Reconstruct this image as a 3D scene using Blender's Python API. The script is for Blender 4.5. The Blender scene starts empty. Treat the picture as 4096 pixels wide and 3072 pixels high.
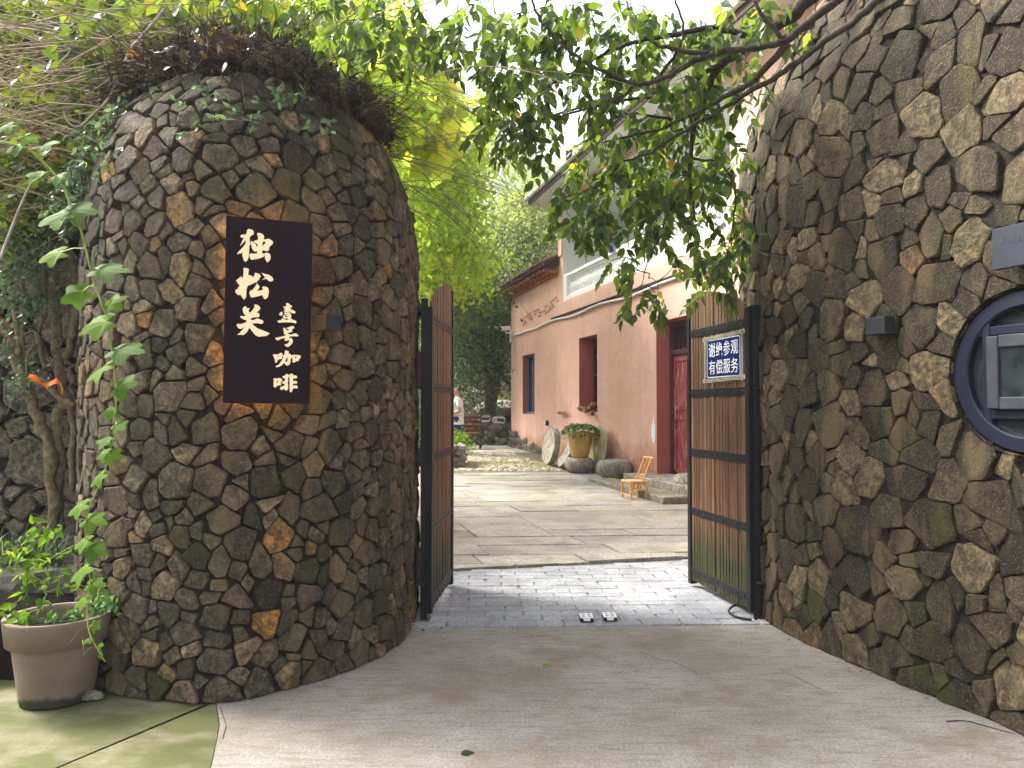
import bpy, math, random
import numpy as np
from mathutils import Vector, Matrix, noise as mnoise
from mathutils.geometry import tessellate_polygon
random.seed(7); rng = np.random.default_rng(7)
S = bpy.context.scene; COL = S.collection
R = math.radians; PI = math.pi
# ------------------------------------------------------------------ camera, sky, sun, exposure
F = 3100.0; TH = R(1.64); CH = 1.5
cam = bpy.data.cameras.new('camera'); cam.sensor_width = 36; cam.lens = F/4096*36
cam.clip_start = .05; cam.clip_end = 3000
cob = bpy.data.objects.new('camera', cam); COL.objects.link(cob)
cob.location = (0, 0, CH); cob.rotation_euler = (R(90)+TH, 0, 0); S.camera = cob
W = bpy.data.worlds.new('World'); S.world = W; W.use_nodes = True
wt = W.node_tree; bg = wt.nodes['Background']
sky = wt.nodes.new('ShaderNodeTexSky'); sky.sky_type = 'NISHITA'; sky.sun_disc = False
SUN_DIR = Vector((-.62, .30, .72)).normalized()      # towards the sun
sky.sun_elevation = math.asin(SUN_DIR.z); sky.sun_rotation = math.atan2(SUN_DIR.x, SUN_DIR.y)
sky.air_density = 1.0; sky.dust_density = 6.0; sky.ozone_density = 1.0
hs = wt.nodes.new('ShaderNodeHueSaturation'); hs.inputs['Saturation'].default_value = .35
wt.links.new(sky.outputs[0], hs.inputs['Color']); wt.links.new(hs.outputs[0], bg.inputs['Color'])
bg.inputs['Strength'].default_value = .15
sl = bpy.data.lights.new('sun', 'SUN'); sl.energy = 3.3; sl.angle = R(18); sl.color = (1, .95, .87)
so = bpy.data.objects.new('sun', sl); COL.objects.link(so)
so.rotation_euler = SUN_DIR.to_track_quat('Z', 'Y').to_euler(); so.location = SUN_DIR*60
vs = S.view_settings; vs.view_transform = 'Standard'; vs.look = 'None'; vs.exposure = 2.15; vs.gamma = 1
vs.use_curve_mapping = False
S.cycles.max_bounces = 7; S.cycles.diffuse_bounces = 4; S.cycles.transmission_bounces = 4; S.cycles.transparent_max_bounces = 4
S.cycles.sample_clamp_indirect = 6
# ------------------------------------------------------------------ measuring helpers
def ray(px, py):
    x = (px-2048)/F; y = (1536-py)/F
    return Vector((x, math.cos(TH)-y*math.sin(TH), math.sin(TH)+y*math.cos(TH)))
def at(px, py, Y):
    r = ray(px, py); return Vector((0, 0, CH))+r*(Y/r.y)
def gz(Y): return .0188*min(max(0, Y-6.5), 25)
def gp(px, py, z=None):
    r = ray(px, py); zz = 0 if z is None else z
    for i in range(30):
        k = (zz-CH)/r.z
        if z is None: zz = gz(r.y*k)
    return Vector((r.x*k, r.y*k, zz))
# ------------------------------------------------------------------ object helpers
ROOT = {}
def tag(o, label=None, cat=None, group=None, kind=None):
    for k, v in (('label', label), ('category', cat), ('group', group), ('kind', kind)):
        if v: o[k] = v
    return o
def thing(name, loc, label, cat, group=None):
    o = bpy.data.objects.new(name, None); COL.objects.link(o); o.location = loc; o.empty_display_size = .1
    ROOT[o.name] = Vector(loc); return tag(o, label, cat, group)
def link(name, me, parent=None):
    o = bpy.data.objects.new(name, me); COL.objects.link(o)
    if parent is not None:
        o.parent = parent; ROOT[o.name] = ROOT[parent.name]
    else: ROOT[o.name] = Vector((0, 0, 0))
    return o
def settint(me, t):
    a = me.attributes.new('tint', 'FLOAT', 'POINT'); a.data.foreach_set('value', np.asarray(t, dtype=np.float32))
class MB:
    def __init__(s): s.v = []; s.f = []; s.t = []; s.tint = 0.
    def add(s, vs, fs):
        n = len(s.v); s.v += [tuple(v) for v in vs]; s.f += [tuple(i+n for i in f) for f in fs]; s.t += [s.tint]*len(vs)
    def box(s, c, sz, ax=None, bev=0):
        ax = ax or (Vector((1, 0, 0)), Vector((0, 1, 0)), Vector((0, 0, 1)))
        c = Vector(c); h = [q/2 for q in sz]
        if bev <= 0:
            vs = [c+ax[0]*(h[0]*i)+ax[1]*(h[1]*j)+ax[2]*(h[2]*k) for k in (-1, 1) for j in (-1, 1) for i in (-1, 1)]
            s.add(vs, [(0, 2, 3, 1), (4, 5, 7, 6), (0, 1, 5, 4), (2, 6, 7, 3), (0, 4, 6, 2), (1, 3, 7, 5)]); return
        b = min(bev, min(h)*.9); rings = []
        for (z, e) in ((-h[2], b), (-h[2]+b, 0), (h[2]-b, 0), (h[2], b)):
            x, y = h[0]-e, h[1]-e; x2, y2 = x-b*.7*(e == 0), y-b*.7*(e == 0)
            rings.append([(x2, -y, z), (x, -y2, z), (x, y2, z), (x2, y, z), (-x2, y, z), (-x, y2, z), (-x, -y2, z), (-x2, -y, z)])
        vs = [c+ax[0]*p[0]+ax[1]*p[1]+ax[2]*p[2] for r in rings for p in r]
        fs = [tuple(range(7, -1, -1)), tuple(range(24, 32))]
        for k in range(3):
            for i in range(8): j = (i+1) % 8; fs.append((k*8+i, k*8+j, k*8+8+j, k*8+8+i))
        s.add(vs, fs)
    def tube(s, pts, rad, n=6, cap=True):
        pts = [Vector(p) for p in pts]; m = len(pts)
        if not hasattr(rad, '__len__'): rad = [rad]*m
        vs = []; u = None
        for i, p in enumerate(pts):
            d = (pts[min(i+1, m-1)]-pts[max(i-1, 0)])
            d = d.normalized() if d.length > 1e-9 else Vector((0, 0, 1))
            if u is None: u = d.cross(Vector((0, 0, 1)) if abs(d.z) < .9 else Vector((1, 0, 0))).normalized()
            u = (u-d*u.dot(d)).normalized(); w = d.cross(u)
            for k in range(n):
                a = 2*PI*k/n; vs.append(p+(u*math.cos(a)+w*math.sin(a))*rad[i])
        fs = [(i*n+k, i*n+(k+1) % n, (i+1)*n+(k+1) % n, (i+1)*n+k) for i in range(m-1) for k in range(n)]
        if cap: fs += [tuple(range(n-1, -1, -1)), tuple((m-1)*n+k for k in range(n))]
        s.add(vs, fs)
    def lathe(s, c, prof, n=24, ax=None, capb=True, capt=True, wob=0):
        ax = ax or (Vector((1, 0, 0)), Vector((0, 1, 0)), Vector((0, 0, 1))); c = Vector(c); vs = []
        for j, (r, z) in enumerate(prof):
            for k in range(n):
                a = 2*PI*k/n; q = r*(1+wob*mnoise.noise(Vector((math.cos(a)*1.5+c.x*7, math.sin(a)*1.5, z*4))))
                vs.append(c+ax[0]*(q*math.cos(a))+ax[1]*(q*math.sin(a))+ax[2]*z)
        m = len(prof)
        fs = [(i*n+k, i*n+(k+1) % n, (i+1)*n+(k+1) % n, (i+1)*n+k) for i in range(m-1) for k in range(n)]
        if capb: fs.append(tuple(range(n-1, -1, -1)))
        if capt: fs.append(tuple((m-1)*n+k for k in range(n)))
        s.add(vs, fs)
    def build(s, name, mat, parent=None, smooth=False, kind=None, label=None):
        off = ROOT[parent.name] if parent is not None else Vector((0, 0, 0))
        me = bpy.data.meshes.new(name)
        me.from_pydata([(x-off.x, y-off.y, z-off.z) for x, y, z in s.v], [], s.f)
        settint(me, s.t)
        if smooth: me.polygons.foreach_set('use_smooth', [True]*len(me.polygons))
        me.materials.append(mat); me.update()
        o = link(name, me, parent)
        if kind: o['kind'] = kind
        if label: o['label'] = label
        return o
def fastmesh(name, V, T, tint, mat, parent=None, smooth=False, kind=None):
    off = ROOT[parent.name] if parent is not None else Vector((0, 0, 0))
    me = bpy.data.meshes.new(name); V = np.asarray(V, dtype=np.float32)-np.array(off, dtype=np.float32)
    me.vertices.add(len(V)); me.vertices.foreach_set('co', V.ravel())
    T = np.asarray(T, dtype=np.int32); nt, k = T.shape
    me.loops.add(nt*k); me.loops.foreach_set('vertex_index', T.ravel())
    me.polygons.add(nt); me.polygons.foreach_set('loop_start', np.arange(0, nt*k, k, dtype=np.int32))
    me.polygons.foreach_set('loop_total', np.full(nt, k, dtype=np.int32))
    if smooth: me.polygons.foreach_set('use_smooth', np.ones(nt, dtype=bool))
    me.update(calc_edges=True); settint(me, tint); me.materials.append(mat)
    o = link(name, me, parent)
    if kind: o['kind'] = kind
    return o
# ------------------------------------------------------------------ materials
class NG:
    def __init__(s, name):
        s.m = bpy.data.materials.new(name); s.m.use_nodes = True; s.t = s.m.node_tree; s.n = s.t.nodes
        s.p = s.n['Principled BSDF']; s.out = s.n['Material Output']
        s.pos = s.n.new('ShaderNodeNewGeometry').outputs['Position']
    def put(s, sock, v):
        if hasattr(v, 'is_linked'): s.t.links.new(v, sock)
        elif isinstance(v, (tuple, list)) and len(v) == 3 and sock.type == 'RGBA': sock.default_value = (*v, 1)
        else: sock.default_value = v
    def noise(s, sc, det=4, rough=.55, vec=None, dist=0):
        n = s.n.new('ShaderNodeTexNoise'); n.inputs['Scale'].default_value = sc; n.inputs['Detail'].default_value = det
        n.inputs['Roughness'].default_value = rough; n.inputs['Distortion'].default_value = dist
        s.put(n.inputs['Vector'], vec or s.pos); return n.outputs['Fac']
    def vor(s, sc, feat='F1', vec=None):
        n = s.n.new('ShaderNodeTexVoronoi'); n.feature = feat; n.inputs['Scale'].default_value = sc
        s.put(n.inputs['Vector'], vec or s.pos); return n.outputs['Distance']
    def scl(s, v, rot=(0, 0, 0)):
        n = s.n.new('ShaderNodeMapping'); n.inputs['Scale'].default_value = v; n.inputs['Rotation'].default_value = rot
        s.put(n.inputs['Vector'], s.pos); return n.outputs[0]
    def ramp(s, f, st):
        n = s.n.new('ShaderNodeValToRGB'); e = n.color_ramp.elements
        while len(e) < len(st): e.new(.5)
        for i, (p, c) in enumerate(st):
            e[i].position = p; e[i].color = (*c, 1) if isinstance(c, tuple) else (c, c, c, 1)
        s.put(n.inputs[0], f); return n.outputs[0]
    def mix(s, f, a, b, mode='MIX'):
        n = s.n.new('ShaderNodeMix'); n.data_type = 'RGBA'; n.blend_type = mode
        s.put(n.inputs[0], f); s.put(n.inputs[6], a); s.put(n.inputs[7], b); return n.outputs[2]
    def math(s, op, a, b=0.):
        n = s.n.new('ShaderNodeMath'); n.operation = op; s.put(n.inputs[0], a); s.put(n.inputs[1], b); return n.outputs[0]
    def tint(s):
        n = s.n.new('ShaderNodeAttribute'); n.attribute_name = 'tint'; return n.outputs['Fac']
    def rand(s): return s.n.new('ShaderNodeObjectInfo').outputs['Random']
    def xyz(s, i):
        n = s.n.new('ShaderNodeSeparateXYZ'); s.put(n.inputs[0], s.pos); return n.outputs[i]
    def nz(s):
        g = s.n.new('ShaderNodeNewGeometry'); n = s.n.new('ShaderNodeSeparateXYZ'); s.put(n.inputs[0], g.outputs['Normal']); return n.outputs[2]
    def bump(s, h, st=.5, d=.01):
        n = s.n.new('ShaderNodeBump'); n.inputs['Strength'].default_value = st; n.inputs['Distance'].default_value = d
        s.put(n.inputs['Height'], h); s.put(s.p.inputs['Normal'], n.outputs[0])
    def fin(s, col, rough=.8, spec=.3, metal=0.):
        s.put(s.p.inputs['Base Color'], col); s.put(s.p.inputs['Roughness'], rough)
        s.p.inputs['Specular IOR Level'].default_value = spec; s.p.inputs['Metallic'].default_value = metal; return s.m
def simple(name, col, rough=.7, spec=.3, metal=0., var=.25, sc=12, bump=.15, bd=.004):
    g = NG(name); n = g.noise(sc, 5)
    c = g.mix(g.ramp(n, [(.3, 0.), (.75, 1.)]), tuple(x*(1-var) for x in col), tuple(min(1, x*(1+var)) for x in col))
    g.bump(g.noise(sc*8, 3), bump, bd); return g.fin(c, rough, spec, metal)
def stonemat(name, stops, mossz=None, moss=.35, mossc=(.06, .075, .014), wet=.75):
    g = NG(name); t = g.tint(); base = g.ramp(t, stops)
    n1 = g.noise(9, 6, .65); n2 = g.noise(55, 6, .75); n3 = g.noise(3.2, 4); n4 = g.noise(22, 6, .7, dist=.6)
    c = g.mix(g.ramp(n1, [(.36, .7), (.56, 0.)]), base, (.040, .034, .027))
    c = g.mix(g.ramp(n4, [(.38, .65), (.50, 0.)]), c, (.032, .028, .022))
    c = g.mix(g.ramp(n2, [(.40, .6), (.53, 0.)]), c, (.025, .021, .017))
    c = g.mix(g.ramp(n4, [(.53, 0.), (.66, .65)]), c, g.mix(1., base, (2.0, 1.85, 1.6), 'MULTIPLY'))
    c = g.mix(g.ramp(g.noise(6, 5, .65, g.scl((1.3, 1.3, .5))), [(.55, 0.), (.66, .35)]), c, (.11, .085, .03))
    c = g.mix(g.ramp(g.noise(130, 3, .6), [(.58, 0.), (.68, .6)]), c, (.27, .235, .185))
    st = g.noise(5, 4, .6, g.scl((1, 1, .22)))
    c = g.mix(g.ramp(st, [(.53, 0.), (.66, .5)]), c, (.20, .145, .08))
    mz = g.ramp(n3, [(.52, 0.), (.66, 1.)])
    mm = g.math('MULTIPLY', mz, g.ramp(n2, [(.3, .4), (.6, 1.)]))
    if mossz:
        hz = g.ramp(g.math('DIVIDE', g.xyz(2), 5.), mossz); mm = g.math('MULTIPLY', mm, hz)
    c = g.mix(g.math('MULTIPLY', mm, moss), c, mossc)
    h = g.math('ADD', g.math('MULTIPLY', n1, .5), g.math('MULTIPLY', n2, .55))
    h = g.math('ADD', h, g.math('MULTIPLY', n4, .8))
    g.bump(h, 1.0, .03); return g.fin(c, wet, .10)
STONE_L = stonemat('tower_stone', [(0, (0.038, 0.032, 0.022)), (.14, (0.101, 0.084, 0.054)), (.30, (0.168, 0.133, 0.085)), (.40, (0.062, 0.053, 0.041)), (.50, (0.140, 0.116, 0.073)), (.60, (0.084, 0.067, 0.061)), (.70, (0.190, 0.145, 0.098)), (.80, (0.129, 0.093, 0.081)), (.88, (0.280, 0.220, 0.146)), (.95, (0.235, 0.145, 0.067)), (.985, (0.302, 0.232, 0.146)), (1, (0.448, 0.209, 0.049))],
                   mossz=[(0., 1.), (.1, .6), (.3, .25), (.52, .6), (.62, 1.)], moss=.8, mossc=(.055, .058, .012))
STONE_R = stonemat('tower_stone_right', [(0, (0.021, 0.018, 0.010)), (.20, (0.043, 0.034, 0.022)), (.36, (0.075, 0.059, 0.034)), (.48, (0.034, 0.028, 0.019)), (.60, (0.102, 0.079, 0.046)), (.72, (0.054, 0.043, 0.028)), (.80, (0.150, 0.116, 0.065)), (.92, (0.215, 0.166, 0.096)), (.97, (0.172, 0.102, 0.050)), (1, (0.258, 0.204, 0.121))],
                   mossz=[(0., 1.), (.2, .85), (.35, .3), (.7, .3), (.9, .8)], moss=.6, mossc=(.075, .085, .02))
STONE_B = stonemat('backwall_stone', [(0, (0.125, 0.106, 0.081)), (.4, (0.237, 0.188, 0.144)), (.7, (0.175, 0.150, 0.125)), (1, (0.325, 0.263, 0.194))], moss=.5)
g = NG('mortar'); n = g.noise(30, 5, .7)
c = g.ramp(n, [(.3, (.012, .010, .008)), (.7, (.035, .030, .024))]); g.bump(n, .8, .02); MORTAR = g.fin(c, .95, .1)
def leafmat(name, stops, trans=.45, tb=1.7, yel=(1.0, 1.0, .45), rough=.42, spec=.35):
    g = NG(name); c = g.ramp(g.tint(), stops)
    c = g.mix(g.ramp(g.noise(3., 2), [(.35, 0.), (.65, .35)]), c, g.mix(1., c, (.7, .85, .7), 'MULTIPLY'))
    m = g.fin(c, rough, spec)
    tr = g.n.new('ShaderNodeBsdfTranslucent'); g.put(tr.inputs['Color'], g.mix(1., c, tuple(tb*x for x in yel), 'MULTIPLY'))
    mx = g.n.new('ShaderNodeMixShader'); mx.inputs[0].default_value = trans
    g.t.links.new(g.p.outputs[0], mx.inputs[1]); g.t.links.new(tr.outputs[0], mx.inputs[2]); g.t.links.new(mx.outputs[0], g.out.inputs[0])
    return m
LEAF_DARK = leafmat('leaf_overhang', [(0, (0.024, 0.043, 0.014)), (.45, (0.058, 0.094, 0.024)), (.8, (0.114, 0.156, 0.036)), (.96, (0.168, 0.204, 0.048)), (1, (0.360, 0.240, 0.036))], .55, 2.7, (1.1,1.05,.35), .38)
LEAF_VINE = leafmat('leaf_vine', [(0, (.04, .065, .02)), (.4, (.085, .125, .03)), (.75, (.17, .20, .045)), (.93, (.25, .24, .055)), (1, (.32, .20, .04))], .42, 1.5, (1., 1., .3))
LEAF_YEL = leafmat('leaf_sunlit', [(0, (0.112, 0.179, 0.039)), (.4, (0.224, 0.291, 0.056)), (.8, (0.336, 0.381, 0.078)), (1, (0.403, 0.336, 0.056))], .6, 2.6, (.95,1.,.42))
LEAF_BG = leafmat('leaf_background', [(0, (.025, .045, .015)), (.4, (.05, .085, .022)), (.8, (.10, .14, .035)), (1, (.15, .17, .05))], .4, 1.8, (1., 1., .5))
LEAF_PALE = leafmat('leaf_pale_tree', [(0, (0.072, 0.108, 0.036)), (.5, (0.168, 0.204, 0.072)), (1, (0.300, 0.312, 0.132))], .45, 2., (1.,1.,.5))
LEAF_GREY = leafmat('leaf_creeper', [(0, (.04, .08, .04)), (.5, (.09, .14, .08)), (.8, (.17, .24, .17)), (1, (.14, .26, .03))], .3, 1.5, (1., 1., .6), .3)
LEAF_FRESH = leafmat('leaf_fresh', [(0, (.055, .12, .018)), (.5, (.12, .215, .022)), (.8, (.20, .28, .025)), (1, (.04, .105, .045))], .5, 1.5, (1., 1., .3), .62, .08)
LEAF_POT = leafmat('leaf_pot', [(0, (.03, .09, .02)), (.5, (.09, .20, .05)), (.85, (.25, .38, .2)), (1, (.35, .18, .08))], .3, 1.5, (1., 1., .5), .3)
BARK = simple('bark', (.055, .042, .034), .9, .2, var=.5, sc=30, bump=.8, bd=.01)
TWIG = simple('twig', (.11, .085, .055), .85, .2, var=.35, sc=20)
TAN = simple('dry_stem', (.26, .20, .13), .85, .2, var=.35, sc=20)
STEM = simple('green_stem', (.24, .30, .06), .6, .3)
VTRUNK = simple('vine_trunk', (.20, .155, .09), .95, .1, var=.5, sc=25, bump=.9, bd=.01)
BLACK = simple('black_metal', (.008, .0085, .010), .5, .3, var=.3, sc=6, bump=.1)
STEEL = simple('bolt_steel', (.04, .04, .045), .4, .5, metal=.6)
RUST = simple('rusty_metal', (.035, .020, .017), .7, .3, var=.4, sc=20)
DKGREY = simple('lamp_grey', (.022, .025, .030), .5, .4)
NAVY = simple('frame_navy', (.007, .0095, .022), .5, .25, var=.25, sc=5)
WHITE = simple('white_paint', (.78, .78, .77), .6, .3, var=.06, sc=3)
SIGNM = simple('sign_plum', (.014, .0055, .0090), .6, .06, var=.15, sc=4, bump=.03)
BLUE = simple('enamel_blue', (.004, .012, .095), .6, .06, var=.15, sc=6, bump=.02)
LETW = simple('letter_white', (.72, .74, .78), .5, .3, var=.05)
SKIN = simple('skin', (.55, .33, .23), .55, .3, var=.05)
JEANS = simple('denim', (.035, .07, .20), .9, .1, var=.35, sc=18)
SHIRT = simple('white_cotton', (.80, .80, .82), .9, .1, var=.04)
HAIR = simple('black_hair', (.012, .011, .011), .6, .3)
SOIL = simple('soil', (.035, .026, .020), 1., .05, var=.5, sc=30, bump=1., bd=.03)
BENCHW = simple('bench_wood', (.18, .05, .022), .5, .4, var=.4, sc=25)
g = NG('glowing_letters'); g.p.inputs['Emission Color'].default_value = (1, .74, .42, 1); g.p.inputs['Emission Strength'].default_value = .12
LET = g.fin((.46, .39, .27), .6)
g = NG('warm_led'); g.p.inputs['Emission Color'].default_value = (1, .52, .10, 1); g.p.inputs['Emission Strength'].default_value = 8.
LED = g.fin((.8, .6, .3), .6)
g = NG('window_glass'); n = g.noise(9, 4)
GLASS = g.fin(g.ramp(n, [(.3, (.010, .013, .015)), (.8, (.035, .045, .050))]), .08, .6)
# wooden slats: streaked, algae low down
g = NG('gate_slat'); t = g.tint(); st = g.noise(6, 6, .7, g.scl((9, 9, .5))); f = g.noise(60, 4, .6, g.scl((1, 1, .06)))
c = g.ramp(t, [(0, (.075, .034, .017)), (.5, (.155, .072, .034)), (1, (.23, .125, .065))])
c = g.mix(g.ramp(st, [(.35, .75), (.62, 0.)]), c, (.045, .026, .016))
hi = g.ramp(g.math('DIVIDE', g.xyz(2), 3.), [(.55, 0.), (.74, .4)]); c = g.mix(hi, c, (.15, .115, .06))
c = g.mix(g.ramp(f, [(.55, 0.), (.72, .45)]), c, (.24, .15, .09))
lo = g.ramp(g.math('ADD', g.math('DIVIDE', g.xyz(2), 3.), g.math('MULTIPLY', g.noise(4, 3), .12)), [(.08, .85), (.17, .9), (.27, 0.)])
c = g.mix(lo, c, g.mix(g.noise(12, 3), (.012, .010, .007), (.035, .055, .010))); g.bump(f, .5, .004); SLAT = g.fin(c, .6, .3)
# plaster
def plaster(name, col, dirt=True):
    g = NG(name); n1 = g.noise(1.1, 5, .6); n2 = g.noise(14, 5, .65); dr = g.noise(2.2, 5, .6, g.scl((1.4, 1.4, .16)))
    c = g.mix(g.ramp(n1, [(.35, 0.), (.7, 1.)]), tuple(x*.93 for x in col), tuple(min(1, x*1.10) for x in col))
    c = g.mix(g.ramp(dr, [(.50, 0.), (.72, .30)]), c, tuple(x*.62 for x in col))
    c = g.mix(g.ramp(n2, [(.58, 0.), (.70, .16)]), c, tuple(x*.75 for x in col))
    if dirt:
        z = g.math('ADD', g.xyz(2), g.math('MULTIPLY', g.noise(3.5, 5, .65), -.9))
        c = g.mix(g.ramp(z, [(0., .75), (.45, 0.)]), c, (.33, .13, .055))
    g.bump(g.math('ADD', g.noise(5, 6, .6), g.math('MULTIPLY', n2, .3)), .55, .035); return g.fin(c, .9, .15)
PINK = plaster('pink_plaster', (.68, .42, .33)); REDP = plaster('red_plaster', (.40, .115, .09), False)
PALEW = simple('pale_wall', (.62, .64, .60), .9, .1, var=.04, sc=2)
g = NG('red_door'); n = g.noise(14, 6, .7, g.scl((2, 2, .25)))
c = g.ramp(n, [(.38, (.15, .022, .024)), (.52, (.26, .045, .045)), (.60, (.40, .16, .15)), (.70, (.55, .36, .34))]); g.bump(n, .4, .004); DOORM = g.fin(c, .65, .3)
DARKW = simple('dark_timber', (.07, .028, .028), .6, .3, var=.4)
BLUEW = simple('blue_window_frame', (.12, .16, .25), .5, .4, var=.15)
TILE = simple('roof_tile', (.16, .085, .06), .9, .1, var=.5, sc=6)
BRICKO = simple('corbel_brick', (.38, .15, .065), .9, .1, var=.5, sc=7, bump=.6)
# ground materials
g = NG('concrete'); a = g.noise(1.3, 6, .62); b = g.noise(70, 6, .75); br = g.noise(5, 6, .7, g.scl((1., 6., 1), (0, 0, .35))); fs = g.noise(22, 5, .7, g.scl((1, 9, 1), (0, 0, -.25)))
c = g.ramp(a, [(.30, (.215, .185, .15)), (.48, (.30, .275, .24)), (.70, (.395, .37, .34))])
c = g.mix(g.ramp(br, [(.49, 0.), (.64, .7)]), c, (.19, .155, .115))
c = g.mix(g.ramp(fs, [(.50, 0.), (.62, .40)]), c, (.19, .165, .135))
c = g.mix(g.ramp(b, [(.40, .55), (.55, 0.)]), c, (.14, .12, .10))
c = g.mix(g.ramp(b, [(.58, 0.), (.70, .35)]), c, (.50, .48, .45))
c = g.mix(g.ramp(g.noise(2.3, 6, .7, g.scl((1, 1, 1), (0, 0, 1))), [(.52, 0.), (.66, .65)]), c, (.19, .145, .10)); c = g.mix(g.ramp(g.noise(11, 6, .8), [(.60, 0.), (.68, .55)]), c, (.12, .10, .08))
g.bump(g.math('ADD', b, fs), .7, .008); CONC = g.fin(c, .85, .15)
g = NG('mossy_concrete'); a = g.noise(1.6, 6, .62); b = g.noise(60, 5, .7)
c = g.ramp(a, [(.30, (.12, .105, .062)), (.6, (.20, .18, .12))]); c = g.mix(g.ramp(g.noise(1.9, 5, .6, g.scl((1, 1.6, 1))), [(.38, 0.), (.54, .9)]), c, (.062, .074, .018))
c = g.mix(g.ramp(b, [(.35, .45), (.6, 0.)]), c, (.09, .085, .05)); g.bump(b, .5, .006); MOSSC = g.fin(c, .9, .15)
def slabmat(name, lo, hi, moss, tint=True):
    g = NG(name); r = g.rand(); b = g.noise(70, 5, .7); a = g.noise(2.5, 6, .6)
    c = g.mix(r, lo, hi); c = g.mix(g.ramp(a, [(.38, .65), (.56, 0.)]), c, tuple(x*.6 for x in lo))
    c = g.mix(g.ramp(g.noise(26, 5, .7), [(.42, .5), (.55, 0.)]), c, tuple(x*.55 for x in lo))
    c = g.mix(g.ramp(b, [(.42, .5), (.55, 0.)]), c, tuple(x*.45 for x in lo))
    if moss: c = g.mix(g.ramp(g.noise(1.1, 5, .6), [(.52, 0.), (.68, moss)]), c, (.17, .18, .055))
    g.bump(g.math('ADD', a, b), .4, .008); return g.fin(c, .8, .25)
PAVE = slabmat('granite_slab', (.26, .24, .205), (.40, .37, .32), .4)
BRK = slabmat('grey_brick', (.31, .32, .345), (.43, .44, .46), 0)
COB = NG('cobbles'); n = COB.noise(30, 5, .7)
COB.bump(n, .5, .01); COB = COB.fin(COB.mix(COB.ramp(COB.noise(.9, 4), [(.45, 0.), (.62, .7)]), COB.ramp(COB.tint(), [(0, (.22, .18, .13)), (1, (.42, .37, .30))]), (.16, .165, .04)), .9, .15)
JOINT2 = simple('grey_joint', (.23, .225, .215), 1., .05, var=.3, sc=20)
JOINT = simple('sandy_joint', (.12, .105, .075), 1., .05, var=.4, sc=20)
g = NG('earth_and_grass'); c = g.mix(g.ramp(g.noise(.8, 6), [(.4, 0.), (.6, 1.)]), (.075, .06, .04), (.045, .07, .018)); g.bump(g.noise(14, 5), .8, .05); EARTH = g.fin(c, .95, .1)
g = NG('worn_granite'); a = g.noise(5, 6, .65); b = g.noise(80, 4, .7)
c = g.ramp(a, [(.3, (.16, .145, .11)), (.48, (.34, .31, .26)), (.68, (.52, .49, .43))]); c = g.mix(g.ramp(b, [(.42, .6), (.54, 0.)]), c, (.09, .08, .055)); c = g.mix(g.ramp(g.noise(20, 5, .7), [(.42, .6), (.54, 0.)]), c, (.13, .115, .07))
lz = g.ramp(g.math('ADD', g.xyz(2), g.math('MULTIPLY', g.noise(7, 3), .2)), [(.25, .6), (.42, 0.)]); c = g.mix(lz, c, (.10, .09, .04)); g.bump(b, .8, .012); GRAN = g.fin(c, .85, .2)
g = NG('rock'); a = g.noise(1.6, 6, .65); c = g.ramp(a, [(.3, (.11, .095, .08)), (.55, (.28, .25, .22)), (.75, (.42, .39, .36))]); g.bump(g.noise(5, 6, .7), 1., .1); ROCK = g.fin(c, .9, .15)
g = NG('boulder_rock'); a = g.noise(4, 6, .65); c = g.ramp(a, [(.3, (.05, .045, .038)), (.7, (.14, .125, .10))]); g.bump(g.noise(18, 6, .7), .9, .02); BOULD = g.fin(c, .9, .15)
g = NG('ochre_glaze'); a = g.noise(4, 5, .6); c = g.ramp(a, [(.3, (.30, .16, .035)), (.55, (.45, .27, .075)), (.75, (.58, .42, .17))]); OCHRE = g.fin(c, .35, .4)
g = NG('clay_pot'); a = g.noise(5, 6, .65); c = g.ramp(a, [(.3, (.14, .100, .074)), (.7, (.21, .155, .118))])
z = g.math('ADD', g.xyz(2), g.math('MULTIPLY', g.noise(8, 4, .6), .10)); c = g.mix(g.ramp(z, [(.085, .92), (.105, 0.)]), c, (.022, .026, .012)); g.bump(g.noise(50, 4), .4, .005); POTM = g.fin(c, .85, .2)
BAMBOO = simple('bamboo', (.56, .29, .085), .4, .45, var=.3, sc=14)
ORANGE = simple('orange_tape', (.75, .16, .01), .6, .3, var=.1)
WOODLOG = simple('firewood', (.22, .12, .07), .9, .1, var=.5, sc=15); LOGEND = simple('log_end', (.50, .33, .19), .9, .1)
YELR = simple('yellow_ring', (.50, .44, .06), .8, .2, var=.25, sc=9); DISC = simple('aged_disc', (.36, .31, .20), .8, .2, var=.3, sc=4, bump=.5)
# ------------------------------------------------------------------ ground
def sheet(name, pts, mat, z=None, kind='structure', lift=0.):
    m = MB(); m.add([(p[0], p[1], (gz(p[1]) if z is None else z)+lift) for p in pts], [tuple(range(len(pts)))]); o = m.build(name, mat); o['kind'] = kind; return o
m = MB(); ys = [-150, -20, 0, 6.5, 12, 20, 31.5, 60, 150, 900]
for y in ys: m.add([(x, y, gz(y)-.05) for x in (-900, -60, 60, 900)], [])
for j in range(len(ys)-1):
    for i in range(3): a = j*4+i; m.f.append((a, a+1, a+5, a+4))
o = m.build('ground', EARTH); o['kind'] = 'structure'
bl = [gp(863, 2800), gp(880, 2900), gp(862, 2990), gp(845, 3072), Vector((-1.15, 2.2, 0)), Vector((-1.0, -4, 0))]
o = sheet('concrete_pavement', [(-1.45, 4.5), (-.8, 5.20), (-.55, 5.29), (1.75, 5.355), (2.0, 5.36), (2.9, 4.2), (7, 2.5), (7, -4)]+[tuple(p[:2]) for p in reversed(bl)], CONC, 0, lift=.001)
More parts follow.
